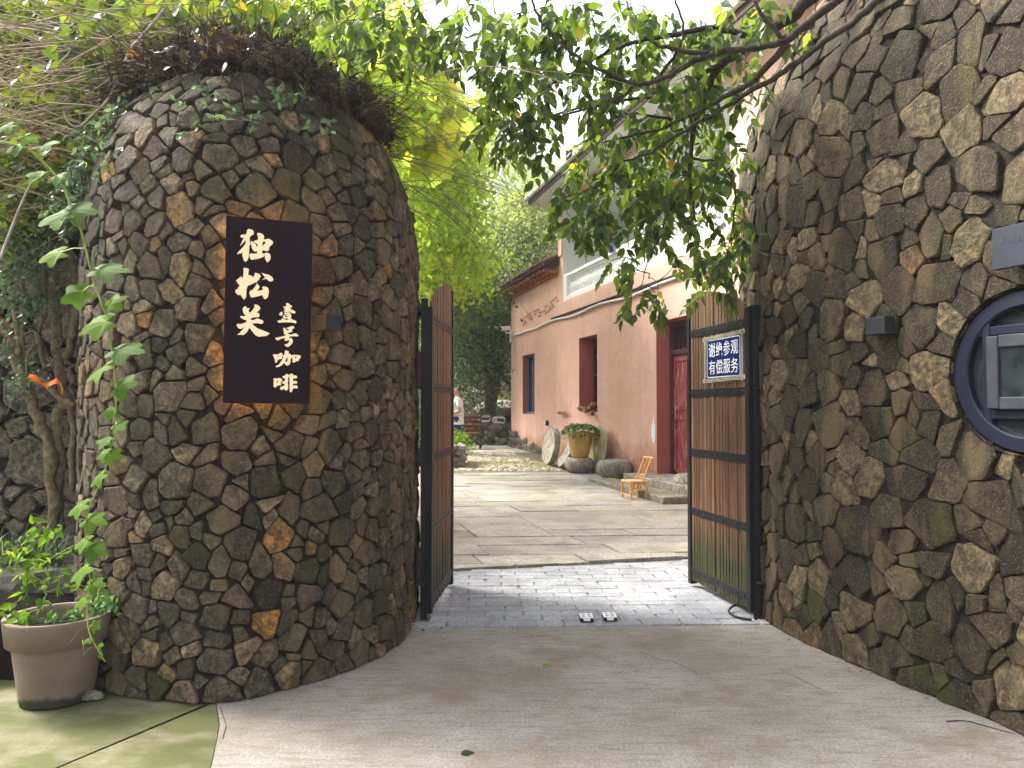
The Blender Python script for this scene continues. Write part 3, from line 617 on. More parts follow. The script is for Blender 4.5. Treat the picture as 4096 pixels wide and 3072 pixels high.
GL = [((930, 900), 10.367, [[690,155,740,185,810,190,860,240,882,300,878,370,850,410,800,425,715,500,708,690,755,750,735,820,700,860,690,1080,675,1300,640,1430,595,1490,550,1532,460,1460,435,1340,405,1230,415,1135,340,1175,220,1212,185,1190,240,1120,400,960,545,775,550,615,470,710,375,815,310,880,360,770,430,620,490,510,440,538,385,535,320,465,345,420,430,395,545,410,615,270,578,250,630,195]]),
 ((930, 900), 10.367, [[1090,328,1190,350,1270,400,1310,470,1305,550,1265,600,1380,600,1470,565,1520,580,1640,650,1685,720,1665,790,1600,850,1510,920,1522,1000,1490,1065,1420,1088,1330,1060,1240,1042,1225,1185,1340,1188,1385,1150,1500,1170,1560,1220,1582,1300,1565,1430,1500,1520,1450,1550,1405,1500,1365,1430,1338,1320,1380,1230,1290,1310,1170,1370,1000,1410,830,1440,790,1450,720,1370,697,1260,730,1190,790,1168,840,1195,1010,1185,1035,1080,930,1110,850,1040,800,940,775,820,765,650,870,720,960,790,1000,880,1022,940,1045,800,950,740,865,680,950,645,1050,625,1065,460,1015,400,1030,345],[1255,695,1390,690,1330,800,1230,880]]),
 ((930, 1060), 11.06, [[530,122,690,155,730,220,685,430,800,465,895,515,905,570,990,400,975,360,1020,345,1190,400,1252,500,1180,620,1060,770,1000,775,880,830,760,898,700,895,650,980,615,1110,610,1330,590,1440,550,1460,570,1490,500,1535,440,1450,350,1310,260,1330,210,1300,140,1220,120,1160,150,1090,215,1065,330,880,240,830,205,745,155,705,210,640,340,530,430,480,360,605,470,550,497,230,468,180]]),
 ((930, 1060), 11.06, [[1290,345,1510,418,1590,425,1760,540,1808,650,1780,705,1700,732,1620,715,1500,610,1430,620,1300,670,1450,545,1340,430]]),
 ((930, 1060), 11.06, [[1095,795,1130,870,1200,960,1160,1060,1060,1160,1340,1105,1352,1075,1310,990,1360,950,1450,955,1550,1000,1600,1080,1612,1200,1570,1410,1455,1522,1390,1480,1310,1325,1170,1375,900,1435,850,1432,795,1395,740,1240,790,1130,880,1108,1030,920]]),
 ((930, 1205), 11.06, [[580,222,610,245,675,340,730,290,750,310,740,360,705,405,762,520,740,550,850,440,950,300,990,210,940,150,1050,145,1150,190,1235,290,1200,380,1060,500,1150,520,1195,590,1195,660,1130,705,960,710,810,750,825,840,960,830,1050,770,1150,770,1250,820,1340,850,1370,910,1340,980,1260,1003,1140,970,1000,970,860,1005,950,1080,1120,1210,1440,1330,1655,1420,1530,1500,1535,1530,1150,1570,1000,1490,880,1340,745,1165,680,1310,560,1440,430,1512,410,1470,240,1495,215,1465,280,1430,420,1290,535,1135,430,1200,340,1225,260,1190,175,1070,220,1000,330,1000,350,1020,600,935,612,830,480,800,345,710,345,670,410,645,440,675,630,630,550,600,485,510,445,370,470,290,530,235]]),
 ((1080, 1200), 15.8, [[1070,190,1170,215,1240,270,1270,325,1360,350,1408,405,1370,455,1230,485,1310,530,1338,590,1300,625,1140,630,1010,665,930,660,870,605,1010,530,900,520,810,435,1010,405,1040,310,995,220]]),
 ((1080, 1200), 15.8, [[875,710,1100,650,1400,625,1500,660,1600,750,1620,800,1560,850,1340,825,1350,770,1300,740,1150,745,1000,805,920,785]]),
 ((1080, 1200), 15.8, [[715,735,780,790,805,880,765,970,690,995,610,960,568,890,640,810]]),
 ((1080, 1200), 15.8, [[870,855,1050,815,1180,770,1270,790,1310,850,1160,885,1000,925,930,910]]),
 ((1080, 1200), 15.8, [[905,945,945,1010,940,1085,1150,1050,1165,1015,1000,1015,960,985,1160,900,1300,905,1355,960,1330,1050,1330,1110,1280,1140,1370,1180,1430,1245,1350,1275,1530,1265,1640,1320,1670,1400,1640,1470,1560,1470,1400,1420,1000,1410,720,1420,560,1440,460,1340,490,1300,720,1270,750,1180,800,1150,870,1185,960,1185,930,1250,1080,1260,1145,1200,1140,1150,1000,1165,880,1155,820,1090,830,1000]]),
 ((1080, 1290), 15.08, [[780,315,860,325,950,390,1040,490,1080,485,1165,400,1060,385,970,325,1100,310,1230,230,1400,215,1465,280,1440,355,1330,405,1310,460,1360,510,1300,580,1100,630,1035,690,1110,690,1200,725,1320,720,1450,665,1580,660,1730,790,1660,840,1450,825,1180,850,1130,940,1280,930,1370,1050,1375,1150,1330,1280,1150,1450,1060,1472,980,1450,855,1360,930,1310,1030,1300,1140,1200,1180,1085,1100,1070,980,1110,910,1100,860,1030,950,920,700,970,520,1065,430,1070,350,1010,315,930,340,910,450,908,800,830,990,760,880,720,830,670,845,590,805,480,825,390]]),
 ((1080, 1390), 15.8, [[170,465,220,430,450,440,530,430,640,345,720,335,780,390,800,450,750,600,765,670,720,720,540,745,470,830,450,930,380,965,320,930,300,750,240,590],[480,600,520,550,600,540,530,610]]),
 ((1080, 1390), 15.8, [[940,210,980,180,1100,215,1195,270,1155,380,1250,400,1350,490,1420,490,1540,460,1620,470,1800,475,1920,520,1958,590,1920,650,1830,720,1815,850,1700,865,1600,910,1480,955,1410,930,1435,830,1400,590,1370,630,1310,720,1280,970,1220,1090,1110,1150,1050,1135,890,975,720,1140,560,1225,400,1245,320,1215,420,1150,560,1080,760,800,835,640,790,550,830,500,890,490,935,330],[1120,600,1110,830,1070,900,1020,920,965,880,1050,660],[1580,690,1575,610,1630,560,1705,585,1620,695]]),
 ((1080, 1485), 15.8, [[220,460,290,435,360,440,420,475,560,420,660,440,740,490,780,560,770,600,670,690,710,800,690,865,620,890,480,900,350,1025,290,1035,240,980,220,880,240,640],[495,580,535,610,470,740,420,745,435,640]]),
 ((1080, 1485), 15.8, [[1040,160,1150,200,1220,270,1220,350,1135,410,1130,500,1170,610,1110,700,1145,880,1145,1080,1100,1180,1020,1215,950,1190,900,1120,780,1175,700,1178,640,1120,640,1040,690,975,780,970,920,880,940,800,900,775,830,805,740,710,780,670,930,610,955,450,860,440,770,320,930,280]]),
 ((1080, 1485), 15.8, [[1235,210,1290,160,1390,155,1470,210,1505,280,1600,265,1680,290,1720,370,1700,430,1610,455,1500,445,1450,500,1445,635,1590,595,1690,640,1725,710,1690,770,1630,785,1540,770,1440,820,1440,915,1650,885,1700,910,1760,1020,1740,1080,1660,1090,1540,1070,1440,1100,1410,1230,1340,1325,1250,1310,1240,1100,1235,600]])]
groups = [(0, 2), (2, 5), (5, 6), (6, 11), (11, 12), (12, 14), (14, 17)]
for (i0, i1) in groups:
    m = MB()
    for (ox, oy), sc, loops in GL[i0:i1]:
        LP = [[onsign(ox+l[k]/sc, oy+l[k+1]/sc, .0018) for k in range(0, len(l), 2)] for l in loops]
        fl = [p for l in LP for p in l]; tri = tessellate_polygon(LP); m.add(fl, [tuple(t_) for t_ in tri])
        m.add([p-na*.0019 for p in fl], []); b0 = len(m.v)-len(fl); st = 0; top = b0-len(fl)
        for l in LP:
            for k in range(len(l)): k2 = (k+1) % len(l); m.f.append((top+st+k, top+st+k2, b0+st+k2, b0+st+k))
            st += len(l)
    m.build('brush_character', LET, sg)
# ------------------------------------------------------------------ gate leaves and posts
def leaf(H0, H1, ztop0, ztop1, side, label, barz, slatn, mirror):
    d = (H1-H0); d.z = 0; L = d.length; d.normalize(); nrm = d.cross(Z3); nrm = nrm if nrm.dot(-H0) > 0 and nrm.x*side < 0 else -nrm
    nrm = Vector((d.y, -d.x, 0)); nrm = nrm if nrm.x*side < 0 else -nrm
    t = thing('gate_leaf', (H0.x, H0.y, 0), label, 'gate', 'open wooden gate leaves')
    zb = .05
    def zt(f): return ztop0+(ztop1-ztop0)*(1-(1-f)**2.3)
    st = .055; ax = (d, Z3, nrm)
    m = MB(); m.box(H0+d*(st/2)+Z3*((zb+ztop0)/2), (st, ztop0-zb, .05), ax, .003); m.build('hinge_stile', BLACK, t)
    m = MB(); m.box(H0+d*(L-st/2)+Z3*((zb+ztop1-.03)/2-.01), (st, ztop1-zb-.02, .06), ax, .003); m.build('free_stile', BLACK, t)
    x = st+.002; i = 0; Ls = L-st*2
    w0 = (Ls-.004)/slatn
    for i in range(slatn):
        w = w0-.0062; xc = x+w0*(i+.5); za, zb2 = zt((xc-w/2)/L), zt((xc+w/2)/L); dp = random.uniform(-.004, .005); o = nrm*(.004+dp); th = .02
        m = MB(); m.tint = random.random(); r = H0+d*xc
        def P(a, z, c): return r+d*a+Z3*z+nrm*c+o
        h = w/2; c1 = .004; zl = zb+.015+random.uniform(-.006, .004)
        m.add([P(-h, zl, -th/2), P(-h, zl, th/2-c1), P(-h+c1, zl, th/2), P(h-c1, zl, th/2), P(h, zl, th/2-c1), P(h, zl, -th/2),
               P(-h, za, -th/2), P(-h, za, th/2-c1), P(-h+c1, za, th/2), P(h-c1, zb2, th/2), P(h, zb2, th/2-c1), P(h, zb2, -th/2)],
              [(5, 4, 3, 2, 1, 0), (6, 7, 8, 9, 10, 11)]+[(k, (k+1) % 6, 6+(k+1) % 6, 6+k) for k in range(6)])
        m.build('slat', SLAT, t)
    for bi, z in enumerate(barz):
        m = MB(); hb = .062; m.box(H0+d*(L/2)+Z3*z+nrm*.020, (L-st*2+.03, hb, .006), ax, .0015); b = m.build('crossbar', STEEL if False else (RUST if side < 0 and bi < 3 else BLACK), t)
        for k in range(9):
            m = MB(); c = H0+d*(st+.03+(L-2*st-.06)*k/8)+Z3*z+nrm*.0235
            m.lathe(c, [(.0105, 0), (.009, .005), (.004, .0075)], 7, (d, Z3, nrm)); m.build('rivet', STEEL, b)
        m = MB(); m.box(H0+d*(L/2)+Z3*z-nrm*.020, (L-st*2+.03, hb, .006), ax, .0015); m.build('back_bar', BLACK, t)
    return t, d, nrm
HR0 = Vector((1.700, 5.493, 0)); HR1 = Vector((1.492, 6.494, 0)); HL0 = Vector((-.587, 5.46, 0)); HL1 = Vector((-.514, 6.466, 0))
zr = [at(2998, y, 5.5).z for y in (1297, 1567, 1837, 2107, 2389)]; zfr = [at(2740, y, 6.49).z for y in (1333, 1570, 1806, 2043, 2279)]
zbars = [(a+b)/2 for a, b in zip(zr, zfr)]
lr, dR, nR_ = leaf(HR0, HR1, at(3000, 1226, 5.5).z, at(2772, 1181, 6.49).z, 1, 'right wooden gate leaf swung inwards, with the blue notice taped to it', zbars, 20, False)
lr['label'] = 'open slatted gate leaf against the right wall, bearing the blue notice'
zl = [(at(1714, a, 5.46).z+at(1793, b, 6.46).z)/2 for a, b in zip((1279, 1552, 1829, 2102, 2386), (1319, 1553, 1800, 2045, 2294))]
ll, dL, nL_ = leaf(HL0, HL1, at(1714, 1226, 5.46).z, at(1793, 1150, 6.46).z, -1, 'open slatted gate leaf seen nearly edge on beside the left pier', zl, 20, True)
def post(p, w, ztop, label, px):
    t = thing('gate_post', (p.x, p.y, 0), label, 'gate post', 'black steel gate posts'); m = MB()
    m.box(Vector((p.x, p.y, ztop/2)), (w, w*.9, ztop), None, .004); m.build('post_body', BLACK, t)
    m = MB(); m.box(Vector((p.x, p.y, ztop+.004)), (w+.006, w, .008)); m.build('cap', BLACK, t)
    for z in (.42, 1.78):
        m = MB(); c = Vector((px, p.y-.045, z)); m.lathe(c, [(.026, -.02), (.026, .10)], 12); m.lathe(c-Z3*.13, [(.022, -.02), (.022, .12), (.030, .12), (.030, .13)], 12); m.box(c-Z3*.155, (.10, .06, .01)); m.build('hinge', RUST, t)
pz = at(3020, 1224, 5.48).z
post(Vector((1.728, 5.50, 0)), .046, pz, 'black steel post hinging the gate leaf at the right wall', 1.765)
post(Vector((-.618, 5.47, 0)), .046, at(1697, 1200, 5.47).z, 'black steel post hinging the gate leaf at the left pier', -.655)
# blue notice taped on the right leaf
ctr2 = Vector((0, 0, 0)); r1 = ray(2826, 1437); r2 = ray(2966, 1423); o = Vector((0, 0, CH)); pl = HR0+nR_*.030
hit = lambda r: o+r*((pl-o).dot(nR_)/r.dot(nR_))
q1, q2, q3, q4 = hit(ray(2826.6, 1355)), hit(ray(2966, 1335)), hit(ray(2966, 1510)), hit(ray(2825, 1518))
bc = (q1+q2+q3+q4)/4; bwid = abs((q2-q1).dot(dR)); bht = ((q1.z-q4.z)+(q2.z-q3.z))/2; bx = -dR
nt = thing('blue_notice', tuple(bc), 'blue enamel notice with two rows of white characters taped on the gate', 'notice')
m = MB(); m.box(bc, (bwid, bht, .003), (bx, Z3, nR_), .001); m.build('plate', BLUE, nt)
m = MB(); iw, ih, lw = bwid*.94, bht*.90, .006
for s_ in (-1, 1):
    m.box(bc+Z3*(s_*ih/2)+nR_*.0022, (iw-.02, lw, .001), (bx, Z3, nR_)); m.box(bc+bx*(s_*iw/2)+nR_*.0022, (lw, ih-.02, .001), (bx, Z3, nR_))
    for s2 in (-1, 1): m.box(bc+bx*(s_*(iw/2-.005))+Z3*(s2*(ih/2-.005))+nR_*.0022, (.014, lw, .001), ((bx+Z3*(-s_*s2)).normalized(), (Z3+bx*(s_*s2)).normalized(), nR_))
m.build('border_line', LETW, nt)
for ri, rowt in enumerate(('谢绝参观', '有偿服务')):
    for k, ch in enumerate(rowt):
        text(ch, bht*.37, bc+bx*((k-1.5)*bwid*.215)+Z3*((.21 if ri == 0 else -.21)*bht)+nR_*.0022, bx, Z3, nR_, LETW, 'character', nt, .0006, .43*bwid/bht*1.28, .0004)
g = NG('clear_tape'); g.p.inputs['Alpha'].default_value = .35; TAPE = g.fin((.5, .48, .38), .2, .6)
m = MB()
for z_, hh_ in ((bht/2+.004, .04), (-bht/2-.004, .04)): m.box(bc+Z3*z_+nR_*.0035, (bwid*1.22, .035, .0006), ((bx+Z3*.02).normalized(), Z3, nR_))
for s_ in (-1, 1): m.box(bc+bx*(s_*(bwid/2+.016))+nR_*.0045, (.03, bht*1.15, .0006), (bx, Z3, nR_))
m.build('tape', TAPE, nt)
# two gate stops
for (px, py, lb) in ((2348, 2490, 'black and white gate stop on the grey bricks, nearer the left leaf'), (2442, 2487, 'black and white gate stop on the grey bricks, nearer the right leaf')):
    b = gp(px, py, .012); t = thing('gate_stop', (b.x, b.y, .012), lb, 'gate stop', 'gate stops on the threshold'); c = b+Vector((0, .06, 0)); W2, D2 = .092, .115
    m = MB(); m.box(c+Z3*.014, (W2, D2, .026), None, .004); m.build('rubber_base', BLACK, t)
    m = MB()
    for k in range(3): m.box(c+Vector(((k-1)*W2*.41, 0, .0305)), (W2*.16, D2*.96, .007))
    for k in range(3): m.box(c+Vector((0, (k-1)*D2*.41, .0302)), (W2*.64, D2*.15, .0064))
    m.box(c+Vector((0, -D2/2-.001, .021)), (W2*.5, .003, .022)); m.build('white_plate', WHITE, t)
    m = MB(); m.lathe(c+Vector((-W2*.2, -D2*.2, .028)), [(.009, 0), (.007, .004)], 8); m.lathe(c+Vector((W2*.2, D2*.2, .028)), [(.009, 0), (.007, .004)], 8); m.build('screw', STEEL, t)
# ------------------------------------------------------------------ the pink house
HC = gp(2045, 1788); HC.z = 0; vx = (1215-2048)/F; hl = math.hypot(vx, 1)
HU = Vector((-vx/hl, -1/hl, 0)); HN = Vector((-1/hl, vx/hl, 0)); HX = (HU, HN, Z3)
def H(s, d, z): return HC+HU*s+HN*d+Z3*z
def hs_(px):
    r = (px-2048)/F; return (r*HC.y-HC.x)/(HU.x-r*HU.y)
def hz(px, py):
    s = hs_(px); return at(px, py, HC.y+s*HU.y).z
house = thing('pink_house', (HC.x, HC.y, .3), 'salmon pink plastered house with white balcony and red doors behind the gate', 'house')
S1, S2 = 4.45, 16.0; ZE = 4.86; ZB = 3.965; ZT = 6.42; bs0, bs1 = 4.72, hs_(2928)
w1 = (hs_(2091), hs_(2138), 1.29, 2.90); w2 = (hs_(2317), hs_(2389), 1.38, 3.0); dr = (hs_(2626), hs_(2626)+1.75, .33, 2.95); bal = (bs0, bs1, ZB, ZT-.25)
holes = [w1, w2, dr, bal]
ss = sorted({0, S1, S2, *[h[0] for h in holes], *[h[1] for h in holes]}); zs = sorted({0, ZE, ZT, 3.5, *[h[2] for h in holes], *[h[3] for h in holes]})
m = MB()
for i in range(len(ss)-1):
    for j in range(len(zs)-1):
        sc, zc = (ss[i]+ss[i+1])/2, (zs[j]+zs[j+1])/2
        if sc < S1 and zc > ZE: continue
        if any(h[0] < sc < h[1] and h[2] < zc < h[3] for h in holes): continue
        m.add([H(ss[i], 0, zs[j]), H(ss[i+1], 0, zs[j]), H(ss[i+1], 0, zs[j+1]), H(ss[i], 0, zs[j+1])], [(0, 1, 2, 3)])
m.add([H(0, 0, 0), H(0, -7, 0), H(0, -7, ZE+1.6), H(0, 0, ZE)], [(0, 1, 2, 3)])
m.add([H(S1, 0, ZE), H(S1, -7, ZE), H(S1, -7, ZT), H(S1, 0, ZT)], [(0, 1, 2, 3)])
m.add([H(S2, 0, 0), H(S2, -7, 0), H(S2, -7, ZT), H(S2, 0, ZT)], [(0, 1, 2, 3)])
m.build('wall', PINK, house)
# raised plaster pilaster and thick upper band
m = MB(); m.box(H(S1+.12, .018, (ZE+.2+ZT)/2), (.26, .036, ZT-ZE-.2), HX, .01); m.box(H((S1+S2)/2, .012, (3.64+ZB-.02)/2), (S2-S1, .024, ZB-3.66), HX, .008); m.build('pilaster', PINK, house)
def reveal(h, dep, mat, name):
    s0, s1, z0, z1 = h; m = MB(); th = .001
    m.add([H(s0, 0, z0), H(s0, -dep, z0), H(s0, -dep, z1), H(s0, 0, z1), H(s1, 0, z0), H(s1, -dep, z0), H(s1, -dep, z1), H(s1, 0, z1)],
          [(0, 1, 2, 3), (4, 5, 6, 7), (3, 2, 6, 7), (0, 1, 5, 4)]); return m.build(name, mat, house)
reveal(w1, .30, REDP, 'window_reveal'); reveal(w2, .42, REDP, 'window_reveal'); reveal(dr, .50, REDP, 'door_reveal')
def win(h, dep, mat, rows, cols):
    s0, s1, z0, z1 = h; m = MB(); t = .06
    for z in (z0+t/2, z1-t/2): m.box(H((s0+s1)/2, -dep, z), (s1-s0, .05, t), HX, .004)
    for s in (s0+t/2, s1-t/2): m.box(H(s, -dep+.002, (z0+z1)/2), (t, .05, z1-z0-2*t), HX, .004)
    f = m.build('window', mat, house)
    for k in range(1, cols): m = MB(); m.box(H(s0+(s1-s0)*k/cols, -dep+.004, (z0+z1)/2), (.045, .04, z1-z0-2*t), HX); m.build('mullion', mat, f)
    for k in range(1, rows): m = MB(); m.box(H((s0+s1)/2, -dep+.001, z0+(z1-z0)*k/rows), (s1-s0-2*t, .03, .035), HX); m.build('glazing_bar', mat, f)
    m = MB(); m.box(H((s0+s1)/2, -dep-.03, (z0+z1)/2), (s1-s0, .008, z1-z0), HX); m.build('pane', GLASS, f)
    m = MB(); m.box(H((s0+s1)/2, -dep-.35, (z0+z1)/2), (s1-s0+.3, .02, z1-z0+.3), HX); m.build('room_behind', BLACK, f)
win(w1, .14, BLUEW, 1, 2); win(w2, .36, DARKW, 4, 2)
m = MB(); ang = R(58); c0 = H(w1[1]-.62, -.17, 0)   # blue casement half open
# door with transom
s0, s1, z0, z1 = dr; dd = -.30
m = MB()
for s in (s0+.05, s1-.05): m.box(H(s, dd, (z0+z1)/2), (.10, .10, z1-z0), HX, .005)
m.box(H((s0+s1)/2, dd, z1-.05), (s1-s0-.2, .10, .10), HX, .005); tz = hz(2700, 1395)-.02; m.box(H((s0+s1)/2, dd+.002, tz), (s1-s0-.2, .10, .09), HX, .005)
df = m.build('door_frame', DARKW, house)
m = MB()
for k in range(14): s = s0+.16+(s1-s0-.32)*k/13; m.box(H(s, dd+.01, (tz+z1)/2), (.022, .022, z1-tz-.12), HX)
m.build('transom_bar', DARKW, df)
m = MB(); m.box(H((s0+s1)/2, dd-.05, (tz+z1)/2), (s1-s0-.2, .01, z1-tz), HX); m.build('transom_glass', GLASS, df)
for k in range(2):
    a, b = s0+.105+k*(s1-s0-.21)/2, s0+.105+(k+1)*(s1-s0-.21)/2-.006; m = MB()
    m.box(H((a+b)/2, dd-.01, (z0+tz)/2), (b-a, .035, tz-z0-.1), HX, .003); dl = m.build('door', DOORM, house)
    m = MB()
    for s in (a+.04, b-.04): m.box(H(s, dd+.016, (z0+tz)/2), (.075, .02, tz-z0-.12), HX, .003)
    for z in (z0+.08, z0+.98, z0+1.14, tz-.12): m.box(H((a+b)/2, dd+.017, z), (b-a-.16, .02, .075), HX, .003)
    m.build('door_rail', DOORM, dl)
# balcony: recess, balusters, rails, piers
b0, b1, zb, zt = bal; dp = -1.5
m = MB(); m.add([H(b0, 0, zb), H(b0, dp, zb), H(b0, dp, zt), H(b0, 0, zt), H(b1, 0, zb), H(b1, dp, zb), H(b1, dp, zt), H(b1, 0, zt)], [(0, 1, 2, 3), (4, 5, 6, 7), (1, 5, 6, 2), (3, 2, 6, 7), (0, 1, 5, 4)])
br = m.build('balcony', PALEW, house)
m = MB(); m.box(H((b0+b1)/2, -.11, zb+.05), (b1-b0-.02, .20, .10), HX, .01); m.box(H((b0+b1)/2, -.11, zb+.585), (b1-b0-.02, .19, .075), HX, .012); m.box(H((b0+b1)/2, -.11, zb+.53), (b1-b0-.02, .13, .04), HX, .006); m.build('handrail', WHITE, br)
piers = [(b0+.02, b0+.24), (hs_(2488), hs_(2600)), (hs_(2838), hs_(2862)), (b1-.16, b1-.02)]
for i, (a, b) in enumerate(piers):
    m = MB(); m.box(H((a+b)/2, -.11, zb+.30), (b-a, .225, .66), HX, .01); m.build('balcony_pier', WHITE, br)
m = MB(); a = hs_(2545); m.box(H(a, -.13, (zb+.64+zt)/2), (.24, .22, zt-zb-.64), HX, .01); m.build('balcony_column', WHITE, br)
prof = [(.045, 0), (.045, .03), (.030, .05), (.026, .08), (.050, .15), (.053, .19), (.040, .25), (.027, .31), (.024, .345), (.036, .355), (.036, .37), (.026, .38), (.045, .40), (.045, .43)]
bm_ = MB(); bm_.lathe((0, 0, 0), [(r*1.05, z*.98) for r, z in prof], 10); tmp = bm_.build('tmp', WHITE, None, smooth=True); bme = tmp.data; bpy.data.objects.remove(tmp)
for i in range(3):
    a, b = piers[i][1], piers[i+1][0]; n = max(1, int((b-a)/.145))
    for k in range(n):
        o = link('baluster', bme, br); o.location = H(a+(k+.5)*(b-a)/n, -.11, zb+.10)-ROOT[house.name]
# blue cloth over the balcony rail
q = H(hs_(2452), -.02, zb+.62)
# roofs
def roof(s0, s1, z, ov, pitch, depth, name, nt):
    m = MB(); a = R(pitch); d1 = -depth; z1 = z+(depth+ov)*math.tan(a)
    def q(s, d, off=0): return H(s, d, z+(ov-d)*math.tan(a)+off)
    m.add([q(s0, ov), q(s1, ov), q(s1, d1), q(s0, d1), q(s0, ov, .09), q(s1, ov, .09), q(s1, d1, .09), q(s0, d1, .09)], [(0, 1, 2, 3), (7, 6, 5, 4), (0, 1, 5, 4), (0, 3, 7, 4), (1, 2, 6, 5)])
    r = m.build('roof', DARKW if nt else PALEW, house, label=None)
    n = int((s1-s0)/.21)
    for k in range(n):
        s = s0+.1+k*.21; m = MB(); m.tint = random.random(); rr = .085; P = []
        for e, (d, zo) in enumerate(((ov+.05, .10), (-1.2, .10), (d1, .10))):
            for t in range(5): an = PI*t/4; P.append(q(s-rr*math.cos(an), d, zo+.065*math.sin(an)))
        m.add(P+[q(s-rr, ov+.05, .06), q(s+rr, ov+.05, .06)], [(j*5+t, j*5+t+1, (j+1)*5+t+1, (j+1)*5+t) for j in range(2) for t in range(4)]+[(0, 1, 2, 3, 4)])
        m.build('roof_tile', TILE, r)
    return r
r1_ = roof(-.35, S1+.02, ZE+.0, .38, 24, 5, 'r', True)
for i in range(3):
    m = MB()
    for k in range(34):
        if (k+i) % 2 and i: continue
        m.box(H(-.02+.13*k+.065*(i % 2), .05+.055*i, ZE-.19+.062*i), (.11, .10+.11*i, .052), HX)
    m.build('corbel_course', BRICKO, house)
m = MB(); ov = .55
m.box(H((S1+S2)/2-.2, ov/2-.3, ZT+.05), (S2-S1+.9, ov+.6, .10), HX, .01); m.build('eave_soffit', PALEW, house)
m = MB(); m.box(H((S1+S2)/2-.2, ov+.02, ZT+.08), (S2-S1+.9, .04, .14), HX); m.build('fascia', DARKW, house)
m = MB(); m.tube([H(S1-.75, ov+.08, ZT+.17), H(S2, ov+.08, ZT+.17)], .06, 8); m.build('gutter', PALEW, house)
m = MB(); m.add([H(S1-.6, ov, ZT+.11), H(S2, ov, ZT+.11), H(S2, -3.4, ZT+1.75), H(S1-.6, -3.4, ZT+1.75), H(S1-.6, -7.2, ZT+.11)], [(0, 1, 2, 3), (0, 3, 4)]); m.build('roof', TILE, house)
# cable run and the strip over it
m = MB(); P = []
for k in range(25):
    s = .02+13.2*k/24; P.append(H(s, .035, 3.565+.03*math.sin(k*1.1)-(.05 if k < 3 else 0)))
m.tube(P, .022, 6); m.build('cable_duct', WHITE, house)
m = MB(); m.box(H((3.95+14)/2, .03, 3.635), (14-3.95, .05, .035), HX); m.build('drip_strip', RUST, house)
# plinth of mossy rubble at the far end
m = MB()
for k in range(90):
    s = random.uniform(-.1, 3.0); z = random.uniform(.2, .80-.15*s); w = random.uniform(.10, .2)
    if z < .15: continue
    m.tint = random.random(); m.lathe(H(s, -.02, z-.08), [(w*.6, 0), (w, .05), (w*.95, .12), (w*.5, .17)], 7, (HU, HN*.42, Z3), wob=.6)
m.build('rubble_plinth', BOULD, house, kind='stuff')
# a strip of brick courses shows through the worn plaster
for j in range(3):
    for k in range(15):
        if random.random() < .22+.15*(j == 2): continue
        s = 1.35+.205*k+.1*(j % 2); z = 3.93+.035*math.sin(k*.5)-.085*j+.012*k; m = MB(); m.box(H(s, .004, z), (random.uniform(.13, .18), .012, .058), HX, .004); m.build('exposed_brick', simple('worn_brick', (.46, .22, .16), .95, .1, var=.4, sc=9) if (j, k) == (0, 0) or 'worn_brick' not in bpy.data.materials else bpy.data.materials['worn_brick'], house)
# missing plaster patch
m = MB(); s = hs_(2626)-.13; pts = [(0, 0), (.07, .06), (.075, .32), (.03, .38), (.02, .5), (-.03, .36), (-.07, .30), (-.08, .12)]
m.add([H(s+a, .004, .85+b) for a, b in pts], [tuple(range(8))]); m.build('bare_patch', WHITE, house)
m = MB()
for (a, b, c_) in ((0, .3, .006), (.05, -.5, .02), (-.1, .85, .01), (-1.2, .4, .008), (-1.9, 1.1, .008), (.055, 1.5, .008), (.05, .8, .01), (-.9, -.25, .012)): m.add([H(s+a-c_, .004, .9+b), H(s+a+c_, .004, .9+b+c_), H(s+a+c_*.4, .004, .9+b+2*c_)], [(0, 1, 2)])
m.build('paint_chip', WHITE, house)
# steps
st = thing('door_step', tuple(H(10.6, .4, .1)), 'two low grey stone steps leading up to the red door', 'steps')
m = MB(); m.box(H(10.75, .10, .17), (2.7, .80, .33), HX, .015); m.build('landing', GRAN, st)
m = MB(); m.box(H(10.35, .72, .10), (3.0, .44, .22), HX, .015); m.build('step', GRAN, st)
# ------------------------------------------------------------------ things on the house
cc_ = at(2022, 1313, 22.4); t = thing('security_camera', tuple(cc_), 'white security camera on a bracket at the far house corner', 'camera')
m = MB(); dv = Vector((-.85, -.5, -.12)).normalized(); sx_ = dv.cross(Z3).normalized(); m.box(cc_, (.30, .12, .12), (dv, sx_, sx_.cross(dv)), .02); m.build('camera_body', WHITE, t)
m = MB(); m.lathe(cc_+dv*.15, [(.04, -.01), (.045, .015)], 10, (sx_, sx_.cross(dv), dv)); m.build('camera_lens', BLACK, t)
m = MB(); m.tube([cc_-Z3*.05, cc_-Z3*.12, H(.03, .02, cc_.z-.13)], .02, 6); m.box(H(.04, .03, cc_.z-.2), (.08, .05, .34), HX); m.build('bracket', WHITE, t)
sc_ = H(hs_(2194), .05, hz(2194, 1692)); t = thing('wall_sconce', tuple(sc_), 'tiny triangular light fitting low on the pink wall', 'wall light')
m = MB(); m.lathe(sc_, [(.075, -.04), (.05, .03), (.01, .07)], 4, (HU, Z3, HN)); m.build('shade', RUST, t); m = MB(); m.lathe(sc_+HN*.02, [(.04, .02), (.03, .05)], 4, (HU, Z3, HN)); m.build('diffuser', WHITE, t)
